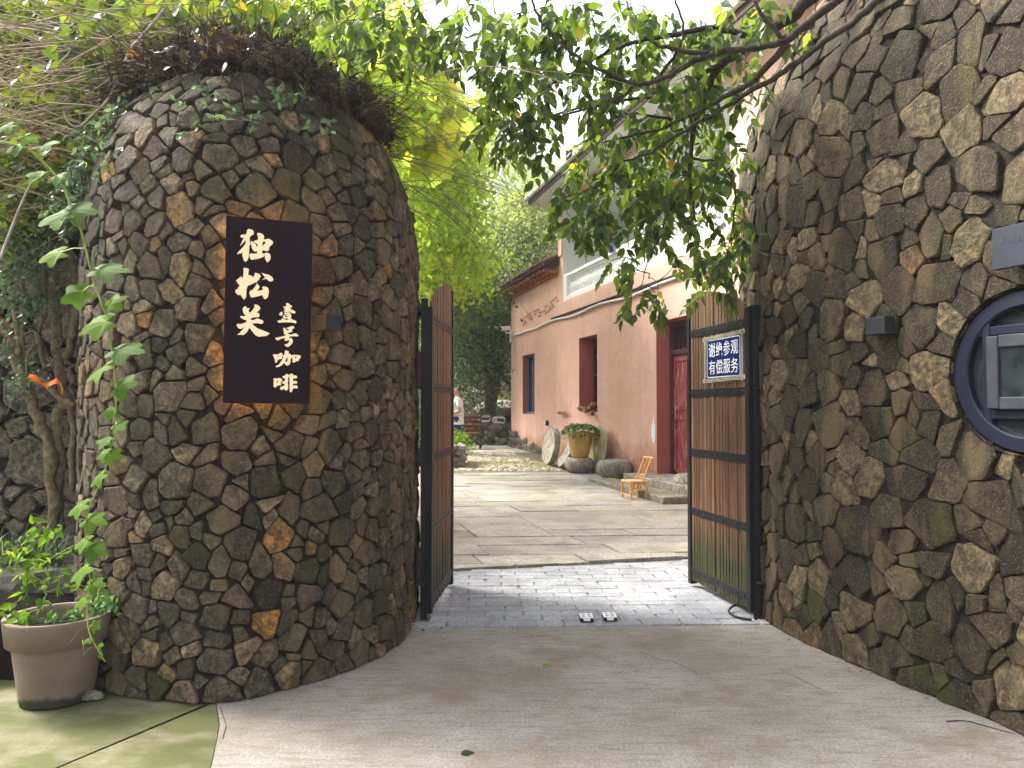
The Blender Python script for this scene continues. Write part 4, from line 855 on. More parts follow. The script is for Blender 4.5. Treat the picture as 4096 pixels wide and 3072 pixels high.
# firewood on the second sill
lg = [(2262, 1651, .50, .035, 1, 'longest log jutting out from the second window sill'), (2355, 1642, .3, .045, 0, 'short log at the bottom right of the sill pile'), (2378, 1655, .28, .04, 0, 'lowest log under the right of the sill pile'), (2374, 1630, .3, .042, 0, 'thick log resting on the sill pile'), (2340, 1633, .3, .045, 1, 'pale log lying across the sill pile'), (2384, 1617, .28, .035, 0, 'topmost thin log of the sill pile')]
for px, py, L, r, along, lb in lg:
    s = hs_(px); c = H(s, .06 if not along else .08, hz(px, py)); t = thing('firewood_log', tuple(c), lb, 'log', 'firewood logs on the window sill'); d = (HU if along else (HU*.75+HN*.6)).normalized(); d = (d+Z3*random.uniform(-.03, .03)).normalized()
    m = MB(); m.tube([c-d*L/2, c, c+d*L/2], [r, r*.95, r*.9], 9, cap=False); m.build('bark', WOODLOG, t)
    u_ = d.cross(Z3).normalized(); w_ = u_.cross(d)
    for e_, f_ in ((-1, .97), (1, .87)): m = MB(); m.lathe(c+d*(e_*L/2), [(r*f_, 0), (r*f_*.9, .002*e_)], 9, (u_, w_, d)); m.build('cut_end', LOGEND, t)
# blue cloth
t = thing('blue_cloth', tuple(q), 'deep blue cloth hung over the white balcony rail', 'cloth'); m = MB(); NX = 6; vs_ = []
for j in range(6):
    for i in range(NX+1): a = i/NX-.5; b = j/5; vs_.append(H(hs_(2452)+a*.22, (.0 if j < 2 else .03)+.015*math.sin(i*2+j)-(0.1 if j == 0 else 0), zb+.78-.22*b+(.02 if i % 2 else 0)))
m.add(vs_, [(j*(NX+1)+i, j*(NX+1)+i+1, (j+1)*(NX+1)+i+1, (j+1)*(NX+1)+i) for j in range(5) for i in range(NX)]); m.build('cloth', BLUE, t, smooth=True)
# ------------------------------------------------------------------ courtyard objects
BOWLP = [(.50, 0), (.66, .03), (.86, .20), (.97, .42), (1.0, .60), (.96, .80), (.86, .93), (.70, 1.0), (.62, .985), (.55, .88)]
def bowl(px, py, wpx, hpx, label, wob=.10):
    b = gp(px, py); sc = b.y/F; r = wpx*sc/2; h = hpx*sc*1.02; c = b+Vector((0, r*.6, 0)); c.z = gz(c.y)+.012
    t = thing('stone_mortar', tuple(c), label, 'stone mortar', 'round stone mortars by the pink wall'); m = MB(); m.lathe(c, [(a*r, z*h) for a, z in BOWLP], 26, wob=wob); m.build('mortar_body', GRAN, t, smooth=True); return c, r, h
c1, r_1, h1_ = bowl(2318, 1897, 124, 60, 'round stone mortar turned into a stand under the ochre planter')
bowl(2464, 1921, 143, 74, 'wide flat stone mortar between the planter and the bamboo chair')
bowl(2768, 2000, 140, 94, 'stone mortar half hidden behind the right gate leaf')
# ochre jar with plant
jc = Vector((c1.x+.03, c1.y, c1.z+h1_*.99)); t = thing('ochre_planter', tuple(jc), 'glazed ochre jar overflowing with leafy plants on a stone mortar', 'planter'); sc = jc.y/F
jp = [(60, 0), (66, 8), (78, 30), (90, 58), (97, 82), (99, 98), (96, 104), (90, 104), (86, 96)]
m = MB(); m.lathe(jc, [(r*sc*.5*1.03, z*sc*.97) for r, z in jp], 32); m.build('jar', OCHRE, t, smooth=True)
m = MB(); m.lathe(jc+Z3*(94*sc), [(88*sc*.5, 0), (20*sc*.5, .02)], 16); m.build('soil', SOIL, t)
# leaf templates ---------------------------------------------------------
OV = (np.array([(0, 0, 0), (0, .35, -.05), (0, .7, -.06), (0, 1, -.02), (.24, .28, .04), (.23, .62, .03), (-.24, .28, .04), (-.23, .62, .03)]), np.array([(0, 4, 1), (1, 4, 5), (1, 5, 2), (2, 5, 3), (0, 1, 6), (1, 7, 6), (1, 2, 7), (2, 3, 7)]))
OVB = (np.array([(0, 0, 0), (0, .5, -.07), (0, 1.08, -.09), (.24, .20, .03), (.31, .46, .05), (.15, .82, .0), (-.24, .20, .03), (-.31, .46, .05), (-.15, .82, .0)]), np.array([(0, 3, 1), (3, 4, 1), (4, 5, 1), (5, 2, 1), (0, 1, 6), (6, 1, 7), (7, 1, 8), (8, 1, 2)]))
DI = (np.array([(0, 0, 0), (.27, .5, .04), (0, 1, 0), (-.27, .5, .04)]), np.array([(0, 1, 2), (0, 2, 3)]))
gpts = [(0, 0), (.18, -.13), (.38, -.07), (.47, .12), (.55, .33), (.43, .46), (.38, .62), (.20, .76), (0, 1.0), (-.20, .76), (-.38, .62), (-.43, .46), (-.55, .33), (-.47, .12), (-.38, -.07), (-.18, -.13)]
GR = (np.array([(0, .32, -.07)]+[(x, y, .10*abs(x)+.05*math.sin(9*x)) for x, y in gpts]), np.array([(0, 1+k, 1+(k+1) % 16) for k in range(16)]))
def unit(a): return a/np.maximum(1e-9, np.linalg.norm(a, axis=-1, keepdims=True))
def leaves(name, P, A, Nn, size, tpl, tint, mat, parent, kind='stuff'):
    P = np.asarray(P, float); A = unit(np.asarray(A, float)); Nn = np.asarray(Nn, float); Nn = unit(Nn-A*(Nn*A).sum(1, keepdims=True)); Sd = np.cross(A, Nn)
    V, T = tpl; n = len(P); size = np.broadcast_to(np.asarray(size, float), (n,))[:, None, None]
    W_ = P[:, None, :]+size*(V[None, :, 0:1]*Sd[:, None, :]+V[None, :, 1:2]*A[:, None, :]+V[None, :, 2:3]*Nn[:, None, :])
    TT = (T[None]+(np.arange(n)*len(V))[:, None, None]).reshape(-1, 3)
    return fastmesh(name, W_.reshape(-1, 3), TT, np.repeat(tint, len(V)), mat, parent, False, kind)
def rdir(n, up=0.): v = rng.normal(size=(n, 3)); v[:, 2] += up; return unit(v)
n = 420; th = rng.uniform(0, 2*PI, n); rr = np.sqrt(rng.uniform(0, 1, n)); jw = 150*sc*.5
P = np.stack([jc.x+np.cos(th)*rr*jw*.95, jc.y+np.sin(th)*rr*jw*.9, jc.z+104*sc+.02+(1-rr**2)*.13-np.where(rr > .75, (rr-.75)*.75, 0)*rng.uniform(0, 1, n)-.0], 1)
leaves('foliage', P, np.stack([np.cos(th), np.sin(th), -.3+0*th], 1)+rdir(n)*.5, rdir(n, 1.6), rng.uniform(.05, .10, n), OVB, rng.uniform(0, 1, n)**1.2, LEAF_POT, t)
m = MB()
for k in range(40): p = Vector(P[k*9]); m.tube([jc+Z3*(94*sc), (jc+Z3*(100*sc)+p)/2+Z3*.04, p], .003, 3)
m.build('stems', STEM, t, kind='stuff')
# millstones and the disc
def disc(px, py, dpx, D, th, tilt, label, mat, nm, grooves=True, seg=40, inset=None, cat='millstone', twist=0.):
    s = D/F; r = dpx*s/2; b = at(px, py, D); nrm = (HN*math.cos(tilt)+Z3*math.sin(tilt)); 
    nrm = (Matrix.Rotation(twist, 3, 'Z') @ nrm).normalized(); xx = Z3.cross(nrm).normalized(); yy_ = nrm.cross(xx); c = b+yy_*r
    t = thing(nm, tuple(b), label, cat); m = MB(); m.lathe(c-nrm*th/2, [(r*.985, 0), (r, .012), (r, th-.012), (r*.975, th)], seg, (xx, yy_, nrm)); m.build('disc_body', mat, t)
    m = MB()
    if grooves:
        for k in range(72):
            a = 2*PI*k/72; rd = xx*math.cos(a)+yy_*math.sin(a); tg = yy_*math.cos(a)-xx*math.sin(a); m.box(c+rd*(r*.955)+nrm*(th/2+.002), (r*.07, r*.035, .008), (rd, tg, nrm))
        m.lathe(c+nrm*(th/2), [(.05, 0), (.05, .006)], 12, (xx, yy_, nrm)); m.build('groove_ridges', mat, t)
    return t, c, xx, yy_, nrm, r
disc(2192, 1862, 153, 17.0, .13, .17, 'grey grooved millstone leaning on the pink wall, leftmost of the pair', GRAN, 'millstone', twist=0.)
disc(2246, 1873, 128, 16.3, .15, .48, 'brown millstone leaning low just behind the ochre planter', GRAN, 'millstone', False, twist=-.1)
t, c, xx, yy_, nrm, r = disc(2376, 1892, 194, 15.45, .035, .14, 'thin pale disc with a yellow centre leaning on the pink wall', DISC, 'leaning_disc', False, inset=1, cat='disc')
m = MB(); m.lathe(c+nrm*.018, [(r*.36, 0), (r*.36, .004), (r*.10, .005), (r*.10, .001)], 32, (xx, yy_, nrm), False, False); m.build('yellow_centre', YELR, t)
m = MB(); m.lathe(c+nrm*.018, [(r*.14, 0), (r*.13, .012), (r*.02, .015)], 12, (xx, yy_, nrm)); m.build('hub', WHITE, t)
# bamboo chair
L0 = gp(2524, 2003); L1 = gp(2587, 2002); L2 = gp(2499, 1993); ea = (L1-L0); ea.z = 0; wa = ea.length; ea.normalize(); eb = Vector((-ea.y, ea.x, 0)); wb = .27; z0 = L0.z+.012
ch = thing('bamboo_chair', (L0.x+wa/2, L0.y+wb/2, z0), 'small bamboo chair standing alone on the courtyard slabs', 'chair'); eb = (eb*.9-ea*.22).normalized()
def CP(a, b, z): return L0+ea*(a*wa)+eb*(b*wb)+Z3*(z+z0-L0.z)
sh_ = .265
for a, b in ((0, 0), (1, 0), (0, 1), (1, 1)): m = MB(); m.tube([CP(a, b, 0), CP(a, b, .13), CP(a, b, sh_)], [.019, .018, .018], 9); m.build('leg', BAMBOO, ch, smooth=False)
m = MB()
for (a, b) in (((-.06, 0), (1.06, 0)), ((-.06, 1), (1.06, 1)), ((0, -.06), (0, 1.06)), ((1, -.06), (1, 1.06))): m.tube([CP(*a, sh_), CP(*b, sh_)], .019, 8)
m.build('seat_frame', BAMBOO, ch)
m = MB()
for k in range(8): b = .04+.92*k/7; m.box((CP(0, b, sh_+.008)+CP(1, b, sh_+.008))/2, (wa, .028, .008), (ea, eb, Z3), .002)
m.build('seat', simple('bamboo_pale', (.66, .48, .25), .5, .3, var=.2), ch)
m = MB()
for a, b, z in (((0, 0), (1, 0), .15), ((0, 1), (1, 1), .15), ((0, 0), (0, 1), .07), ((1, 0), (1, 1), .13)): m.tube([CP(*a, z), CP(*b, z)], .011, 7)
m.build('stretcher', BAMBOO, ch)
for b in (.12, .88): m = MB(); m.tube([CP(.60, b, .12), CP(.78, b, sh_), CP(1.12, b, .45), CP(1.42, b, .615)], [.013, .015, .015, .015], 8); m.build('back_post', BAMBOO, ch)
m = MB(); m.tube([CP(.93, .5, sh_+.04), CP(1.38, .5, .605)], .012, 7); m.tube([CP(1.42, -.08, .615), CP(1.42, 1.08, .615)], .018, 8); m.tube([CP(1.0, .1, .36), CP(1.0, .9, .36)], .009, 6); m.build('backrest', BAMBOO, ch)
# potted tendril tub front left
pb = gp(150, 2842); pb = Vector((pb.x, pb.y+.165, 0)); D = pb.y; k_ = D/F
pt = thing('clay_tub', tuple(pb), 'large clay tub with a mossy foot holding a straggling green plant', 'planter')
pr = [(.168, .0), (.171, .015), (.208, .285), (.210, .295), (.236, .30), (.247, .418), (.247, .43), (.226, .43), (.218, .40), (.21, .33)]
m = MB(); m.lathe(pb, pr, 48, wob=.012); m.build('tub_body', POTM, pt, smooth=False)
for p in pt.children[0].data.polygons: p.use_smooth = abs(p.normal.z) < .5
m = MB(); m.lathe(pb+Z3*.35, [(.213, 0), (.10, .02), (.01, .028)], 20, wob=.2); m.build('soil', SOIL, pt)
# boulder behind it, the pebble, ribbon etc.
def rock(name, c, r, mat, label, cat, parent=None, sub=3, seed=0, flat=1.):
    import bmesh
    bm = bmesh.new(); bmesh.ops.create_icosphere(bm, subdivisions=sub, radius=1.)
    vs = []
    for v in bm.verts:
        d = v.co.normalized(); q = 1+.28*mnoise.noise(d*1.6+Vector((seed*3.1, 0, 0)))+.10*mnoise.noise(d*4+Vector((0, seed, 0))); w = Vector((d.x*r[0], d.y*r[1], d.z*r[2]))*q; w.z = min(w.z, r[2]*flat); vs.append(Vector(c)+w)
    m = MB(); m.add(vs, [tuple(v.index for v in f.verts) for f in bm.faces]); bm.free(); o = m.build(name, mat, parent)
    if label: tag(o, label, cat)
    return o
bd = gp(120, 2740); rock('boulder', (bd.x-.25, bd.y+.72, .16), (.60, .42, .50), BOULD, 'big dark boulder behind the clay tub at the foot of the old wall', 'boulder', seed=4, sub=4, flat=.72)
pe = gp(368, 2800); rock('pebble', (pe.x, pe.y, .022), (.062, .035, .024), GRAN, 'flat grey pebble beside the clay tub', 'stone', seed=2)
a, b = gp(375, 2742), gp(452, 2768); m = MB(); m.tube([a+Z3*.01, b+Z3*.01], .004, 6); tag(m.build('metal_rod', WHITE), 'thin white rod lying at the foot of the left pier', 'rod')
# ------------------------------------------------------------------ far hill, banks
hv = MB(); hv.box((0, 180, 73), (1500, 480, 148.6)); g = NG('valley_haze'); g.n.remove(g.p)
pv = g.n.new('ShaderNodeVolumePrincipled'); pv.inputs['Color'].default_value = (.86, .93, 1, 1); pv.inputs['Density'].default_value = .0011; pv.inputs['Anisotropy'].default_value = .2
g.t.links.new(pv.outputs[0], g.out.inputs['Volume']); hz_o = hv.build('haze', g.m); hz_o['kind'] = 'stuff'; hz_o['label'] = 'thin pale haze lying over the hillside valley'
def skyl(px): return np.interp(px, [-3000, 900, 1500, 1870, 2000, 2173, 2700, 5000, 8000], [250, 380, 450, 520, 560, 640, 800, 820, 700])
def hillp(px, v):      # v 0 foot .. 1 ridge
    top = at(px, float(skyl(px)), 300); foot = Vector((top.x*.45, 110, .4)); p = foot.lerp(top, v); p.z += 9*math.sin(v*PI)*(.6+.6*mnoise.noise(Vector((px*.004, v*2.5, 3)))); return p
m = MB(); pxs = list(np.linspace(-2600, 7600, 70)); NV = 12
for v in range(NV+1): m.add([hillp(px, v/NV) for px in pxs], [])
for v in range(NV):
    for i in range(len(pxs)-1): a = v*len(pxs)+i; m.f.append((a, a+1, a+1+len(pxs), a+len(pxs)))
g = NG('hill_woods'); HILLM = g.fin(g.ramp(g.noise(.06, 6, .7), [(.35, (.035, .06, .02)), (.65, (.08, .12, .035))]), .95, .1)
o = m.build('hill', HILLM); o['kind'] = 'structure'
P = []; Tn = []
for k in range(2600):
    px = random.uniform(1350, 2500); v = random.random(); c = hillp(px, v); tt = random.random(); rr = random.uniform(1.0, 2.2)
    d = rng.normal(size=(16, 3)); d = unit(d); d[:, 2] = abs(d[:, 2]); P.append(np.array(c)+d*rr*[1, 1, 1.3]); Tn += [min(1, max(0, tt*.7+random.uniform(0, .3)))]*16
P = np.concatenate(P); o = leaves('hill_forest', P, rdir(len(P), -.2), rdir(len(P), 1.5), 1.9, DI, np.array(Tn), LEAF_PALE, None)
tag(o, 'bamboo woods covering the hazy hillside seen between the trees', 'forest', kind='stuff')
def bankz(x, y):
    z = gz(y)-.03; d = (-2.55-.02*(y-6))-x
    if d > 0 and y > 6.3: z += min(d*1.15, 5.5)*min(1, (y-6.3)/1.2)
    if y > 25: z += min((y-25)*.36, 9)
    return z+(.18*mnoise.noise(Vector((x*.7, y*.7, 0))) if z > gz(y) else 0)
m = MB(); xs = np.linspace(-22, 10, 65); ys_ = np.r_[np.linspace(6.0, 24, 37), np.linspace(24.6, 60, 30)]
m.add([(x, y, bankz(x, y)-(.6 if (x > -2.5 and y < 24.8) else 0)) for y in ys_ for x in xs], [])
nx_ = len(xs)
for j in range(len(ys_)-1):
    for i in range(nx_-1): a = j*nx_+i; m.f.append((a, a+1, a+1+nx_, a+nx_))
o = m.build('wooded_bank', EARTH, smooth=True); o['kind'] = 'structure'
# ------------------------------------------------------------------ twig growth
def grow(skel, targets, r0, r1, sag=.15, steps=5, jit=.02):
    """links every target to the nearest node of the growing skeleton; returns tubes"""
    nodes = np.array([list(p) for p in skel]); tubes = []
    T = sorted(targets, key=lambda p: ((nodes-np.array(p))**2).sum(1).min())
    for p in T:
        q = np.array(p); d = ((nodes-q)**2).sum(1)*(1+.25*(nodes[:, 2] < q[2])); a = Vector(nodes[int(np.argmin(d))]); b = Vector(p); L = (b-a).length; pts = []
        for k in range(steps+1):
            f = k/steps; w = a.lerp(b, f); w.z += sag*L*math.sin(f*PI)*.6; w += Vector((random.gauss(0, 1), random.gauss(0, 1), random.gauss(0, 1)))*(jit*min(L, 1)*(0 < k < steps)); pts.append(w)
        tubes.append((pts, L)); nodes = np.vstack([nodes]+[np.array(list(w))[None] for w in pts[1:]])
    return tubes
def twigs(name, tubes, r0, r1, mat, parent, n=4):
    m = MB()
    for pts, L in tubes: k = len(pts); rr = r0*min(1, .35+L*.8); m.tube(pts, [rr+(r1-rr)*i/(k-1) for i in range(k)], n, False)
    return m.build(name, mat, parent, kind='stuff')
def pl(pts, D0, D1, ox=2100, oy=0, s=1.58):
    n = len(pts); return [at(ox+x/s, oy+y/s, D0+(D1-D0)*i/(n-1)) for i, (x, y) in enumerate(pts)]
def smooth(P, n=5): return catmull(P, n)
# ------------------------------------------------------------------ overhanging tree
ot = thing('overhanging_tree', (4.6, 6.8, 0), 'leafy broadleaf tree reaching its drooping branches over the gateway from the right', 'tree')
root_hi = Vector((4.6, 6.8, 5.2))
m = MB(); m.tube(smooth([Vector((4.6, 6.9, -.1)), Vector((4.7, 6.8, 1.5)), Vector((4.55, 6.8, 3.4)), root_hi, Vector((4.2, 6.4, 7.))]), [.22-.004*k for k in range(21)], 10); m.build('trunk', BARK, ot, smooth=True)
BR = [([(1790,0),(1680,110),(1440,240),(1400,300),(1250,400),(1150,560),(1090,740),(1050,900),(1040,1170),(1080,1400)], 4.7, 5.3, .032, .005),
      ([(1980,0),(1800,130),(1640,260),(1450,300),(1160,345),(960,450),(830,505),(690,525),(400,400),(240,290),(110,150)], 4.4, 4.9, .019, .005),
      ([(2212,20),(2050,160),(1890,260),(1800,330),(1600,480),(1400,590),(1250,690),(1000,830),(800,960),(630,1020)], 4.15, 5.1, .018, .005),
      ([(1660,270),(1450,500),(1250,620),(1000,750),(830,820),(500,900)], 4.5, 5.2, .014, .004),
      ([(1440,240),(1200,180),(900,230),(600,290),(450,370),(300,460),(60,600)], 4.72, 5.0, .013, .003),
      ([(1160,345),(900,300),(850,290),(700,180),(640,0)], 4.6, 4.7, .010, .004), ([(690,525),(600,620),(280,720),(200,760)], 4.8, 4.9, .008, .003),
      ([(1250,400),(1100,480),(1050,550),(900,600),(450,650),(100,760),(-100,820)], 4.9, 5.3, .011, .003),
      ([(1040,1170),(900,1350),(820,1560),(760,1700)], 5.2, 5.4, .007, .003), ([(1070,760),(850,740),(650,720),(480,800),(380,900)], 5.1, 5.3, .007, .003),
      ([(830,505),(960,330),(1000,180),(950,0)], 4.7, 4.6, .008, .004), ([(110,150),(60,60),(40,-60)], 4.9, 4.9, .006, .005),
      ([(1050,1000),(1250,1050),(1330,1250),(1300,1500)], 5.2, 5.4, .006, .003), ([(1640,260),(1500,100),(1450,0)], 4.5, 4.5, .009, .007)]
skel = []
for pts, D0, D1, r0, r1 in BR:
    P = pl(pts, D0, D1); 
    if pts[0][1] <= 20 and pts[0][0] > 1700: P = [root_hi.lerp(P[0], .0), root_hi.lerp(P[0]+Vector((.3, .1, .55)), .55), P[0]+Vector((.55, .3, .45))]+P
    Q = smooth(P); k = len(Q); m = MB(); rs = [r0*1.6+(r1*1.4-r0*1.6)*(i/(k-1))**1.1 for i in range(k)]; m.tube([q+Vector((random.gauss(0, .004), 0, random.gauss(0, .004))) for q in Q], rs, 7); m.build('limb', BARK, ot, smooth=True)
    skel += Q[(8 if r0 > .017 else 0):]
# a far limb carries the leaves over the left pier and an unseen one is added overhead to hold shading leaves
for pts in ([Vector((4.2, 6.4, 7.)), Vector((2.2, 5.4, 5.9)), Vector((.4, 4.9, 4.75)), Vector((-.6, 4.6, 4.25)), Vector((-1.6, 4.5, 4.1))], [Vector((4.2, 6.4, 7.)), Vector((3.2, 3.5, 6.2)), Vector((1.5, 1.2, 5.6)), Vector((-.5, -.6, 5.3))]):
    Q = smooth(pts); m = MB(); m.tube(Q, [.05-.045*i/len(Q) for i in range(len(Q))], 7); m.build('limb', BARK, ot); skel += Q[5:]
BL = [(2470,690,190,90,5.3,1.0),(2730,740,160,100,5.35,1.0),(2560,980,120,60,5.3,.8),(2230,150,150,100,4.8,.8),(2420,290,150,130,4.9,.8),(2340,450,150,80,5.0,.5),(2450,60,200,80,4.7,.9),(2150,60,160,80,4.7,.8),(2750,420,160,120,5.0,.8),(2600,560,200,100,5.1,.7),(1750,190,150,70,4.8,.8),(2480,80,130,90,4.8,.6),(1330,60,170,120,4.5,1.2),(1600,70,200,120,4.5,1.5),(1880,70,180,120,4.7,1.3),(2060,250,130,190,4.9,1.6),(2050,430,140,150,5.0,1.7),(2180,480,110,90,5.0,1.2),(2200,60,170,90,4.6,.9),(2340,290,120,120,4.8,.4),(2440,560,130,100,5.1,.4),
      (2640,170,180,150,4.8,1.1),(2850,90,180,110,4.7,1.2),(2560,400,200,150,5.0,.8),(2900,300,150,160,5.0,1.3),(2330,660,170,90,5.2,.8),(2350,800,130,110,5.2,1.4),(2520,820,180,130,5.2,1.15),(2760,800,170,150,5.3,1.2),(2700,620,200,120,5.2,.9),
      (2870,1010,110,80,5.4,1.6),(2500,1080,80,60,5.3,.9),(2610,1180,120,50,5.3,1.5),(2760,1050,80,50,5.3,1.2),(2370,930,70,60,5.3,1.2),(2900,560,70,150,5.3,1.1),(3120,60,170,80,4.6,.9),(2930,950,50,150,5.4,1.5),(2900,1130,70,60,5.4,1.2)]
tg = []
for cx, cy, rx, ry, D, k in BL:
    n = max(2, int(k*PI*rx*ry/3900))
    for i in range(n):
        a = random.uniform(0, 2*PI); r = math.sqrt(random.random()); tg.append(at(cx+math.cos(a)*r*rx, cy+math.sin(a)*r*ry, D+random.uniform(-.12, .6)))
for i in range(330): tg.append(Vector((random.uniform(-2.6, 4.2), random.uniform(-1.8, 3.4), random.uniform(4.6, 6.0))))  # unseen sprigs added above and behind the camera to shade the front
for i in range(60): tg.append(Vector((random.uniform(-2.5, .5), random.uniform(4.0, 5.5), random.uniform(4.15, 5.2))))
tub = grow(skel, tg, 0, 0, .12, 5, .03)
LP, LA, LN, LS = [], [], [], []; spr = []
for pts, L in tub:
    e = pts[-1]; d = (pts[-1]-pts[-2]).normalized(); d = (d*.5+Vector((random.gauss(0, .5), random.gauss(0, .5), -.55))).normalized(); L2 = random.uniform(.12, .26); q = [e]
    for k in range(4): d = (d+Vector((random.gauss(0, .12), random.gauss(0, .12), -.14))).normalized(); q.append(q[-1]+d*L2/4)
    spr.append((q, .1)); sd = d.cross(Vector((random.gauss(0, 1), random.gauss(0, 1), random.gauss(0, 1)))).normalized(); n = random.randint(6, 10)
    for k in range(n):
        f = (k+.4)/n*4; b = q[int(f)].lerp(q[min(4, int(f)+1)], f-int(f)); s = 1 if k % 2 else -1
        ax = (sd*s*.9+d*.55+Vector((random.gauss(0, .25), random.gauss(0, .25), -.55+random.gauss(0, .25)))).normalized()
        LP.append(b+ax*.008); LA.append(ax); LN.append(Vector((random.gauss(0, .6), random.gauss(-.35, .6), random.gauss(.55, .5)))); LS.append(random.uniform(.058, .10))
    LP.append(q[-1]); LA.append(d); LN.append(Vector((random.gauss(0, .6), -.4, .6))); LS.append(.09)
twigs('twigs', tub, .0075, .0022, BARK, ot); twigs('leaf_stalks', spr, .0025, .0012, BARK, ot, 3)
n = len(LP); ti = np.clip(rng.beta(2, 2.4, n)*.9, 0, .93); ti[rng.random(n) < .012] = 1.
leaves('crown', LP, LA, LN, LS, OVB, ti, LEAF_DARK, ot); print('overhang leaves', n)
# ------------------------------------------------------------------ nest of dead twigs and litter on the pier
ne = thing('twig_nest', (-1.65, 5.05, 3.2), 'dark tangled heap of dead twigs and leaf litter capping the left pier', 'twig heap')
m = MB(); NA, NT = 60, 16; t0_ = LT.T*.79
for j in range(NT+1):
    for i in range(NA+1):
        a = LT.A*i/NA; base_t = t0_-.10*math.sin(a*1.7)+.12*mnoise.noise(Vector((a*2, 0, 5)))+.05; t_ = base_t+(LT.T-base_t)*j/NT; p = LT(a, t_); c0 = Vector((-1.65, 5.05, 2.9)); d = (p-c0); d.normalize()
        m.v.append(tuple(p+d*(.0+.09*min(1, j/3)*(1+1.4*mnoise.noise(p*5))))); m.t.append(0)
for j in range(NT):
    for i in range(NA): a = j*(NA+1)+i; m.f.append((a, a+1, a+2+NA, a+1+NA))
m.build('litter_mound', SOIL, ne, smooth=True)
m = MB(); lp, la = [], []
for k in range(3400):
    a = random.uniform(aof(LT, -2.66, 5.5), aof(LT, -.74, 5.75)); t_ = LT.T*random.uniform(.81, .995)-.12*abs(math.sin(a*1.3)); p = LT(a, t_); c0 = Vector((-1.65, 5.05, 2.9)); n = (p-c0).normalized(); p = p+n*random.uniform(.04, .2)
    d = (Vector((random.gauss(0, 1), random.gauss(0, 1), random.gauss(0, .7)))-n*.1).normalized(); L = random.uniform(.08, .32); m.tint = random.random(); md = p+d*L*.5+Vector((0, 0, random.uniform(-.03, .03)))
    m.tube([p, md, p+d*L+Vector((0, 0, random.uniform(-.06, .04)))], [.0035, .003, .0018], 3, False)
    if k % 2: lp.append(p); la.append(d)
m.build('dead_twigs', simple('dead_twig', (.06, .042, .032), .9, .1, var=.6, sc=9), ne, kind='stuff')
DEADLEAF = leafmat('dead_leaf', [(0, (.03, .022, .017)), (.6, (.08, .05, .032)), (.9, (.16, .11, .07)), (1, (.28, .12, .04))], .2, 1.2)
leaves('dead_leaves', lp, la, rdir(len(lp)), rng.uniform(.04, .09, len(lp)), OV, rng.random(len(lp))**1.6, DEADLEAF, ne)
# arching dry stems
br_ = thing('bramble_stems', (-2.0, 5.3, 3.3), 'long arching dry stems fanning out from the left pier and old wall', 'bramble')
m = MB(); endp = []
def arch(p0, d, L, sag, r, n=9):
    P = [p0]; 
    for k in range(n): d = (d+Vector((random.gauss(0, .06), random.gauss(0, .06), -sag/n+random.gauss(0, .04)))).normalized(); P.append(P[-1]+d*L/n)
    return P
for k in range(60):     # to the right of the pier
    p0 = Vector((random.uniform(-1.9, -.9), random.uniform(4.9, 6.4), random.uniform(3.1, 3.9))); d = Vector((1, random.uniform(-.5, .5), random.uniform(-.45, .9))).normalized(); L = random.uniform(.7, 2.2)
    P = arch(p0, d, L, random.uniform(.1, 1.3), 0); m.tint = random.random(); m.tube(P, [.0045-.0033*i/9 for i in range(10)], 4, False); endp += P[3:]
    if random.random() < .6: q = P[5]; P2 = arch(q, (P[6]-P[5]).normalized()+Vector((0, random.gauss(0, .4), random.gauss(-.2, .4))), L*.5, .5, 0); m.tube(P2, [.0035-.002*i/9 for i in range(10)], 3, False)
for k in range(520):    # left thicket
    q = at(random.uniform(-150, 620), random.uniform(20, 560), random.uniform(4.5, 5.2)) if k >= 420 else at(random.uniform(-200, 700), random.uniform(-50, 800), random.uniform(4.9, 6.8)) if k < 280 else at(random.uniform(500, 1500), random.uniform(0, 330), random.uniform(5.2, 6.6)); sgn = random.choice((-1, 1)); d = Vector((sgn, random.gauss(0, .35), random.uniform(-.5, .7))).normalized(); L = random.uniform(.7, 2.2)
    P = arch(q-d*L*.4, d, L, random.uniform(.1, .9), 0); m.tint = random.random(); m.tube(P, [random.choice((.003, .0045, .006))*(1-.06*i) for i in range(10)], 4, False); endp += P[2:]
m.build('stem', TAN, br_, kind='stuff')
m = MB()
for pts, D0, D1, r in (([(1040,60),(880,250),(820,320),(700,600),(590,720),(500,800),(430,770),(400,700)], 4.6, 4.4, .010), ([(30,570),(200,500),(350,420),(450,330),(540,250),(700,230)], 5.2, 5.3, .014), ([(0,1640),(60,1480),(130,1300),(200,1150),(240,1080)], 4.6, 4.9, .010), ([(480,1100),(560,750),(620,480),(720,320),(860,250)], 4.9, 5.0, .010), ([(230,140),(400,180),(560,120),(760,250)], 5.4, 5.4, .012), ([(0,160),(200,230),(430,290),(620,290)], 5.6, 5.6, .02)):
    Q = smooth(pl(pts, D0, D1, 0, 0, 1.58), 6); m.tube(Q, [r*(1-.5*i/len(Q)) for i in range(len(Q))], 6)
m.build('pale_vine', simple('pale_vine', (.34, .29, .25), .9, .1, var=.3), br_)
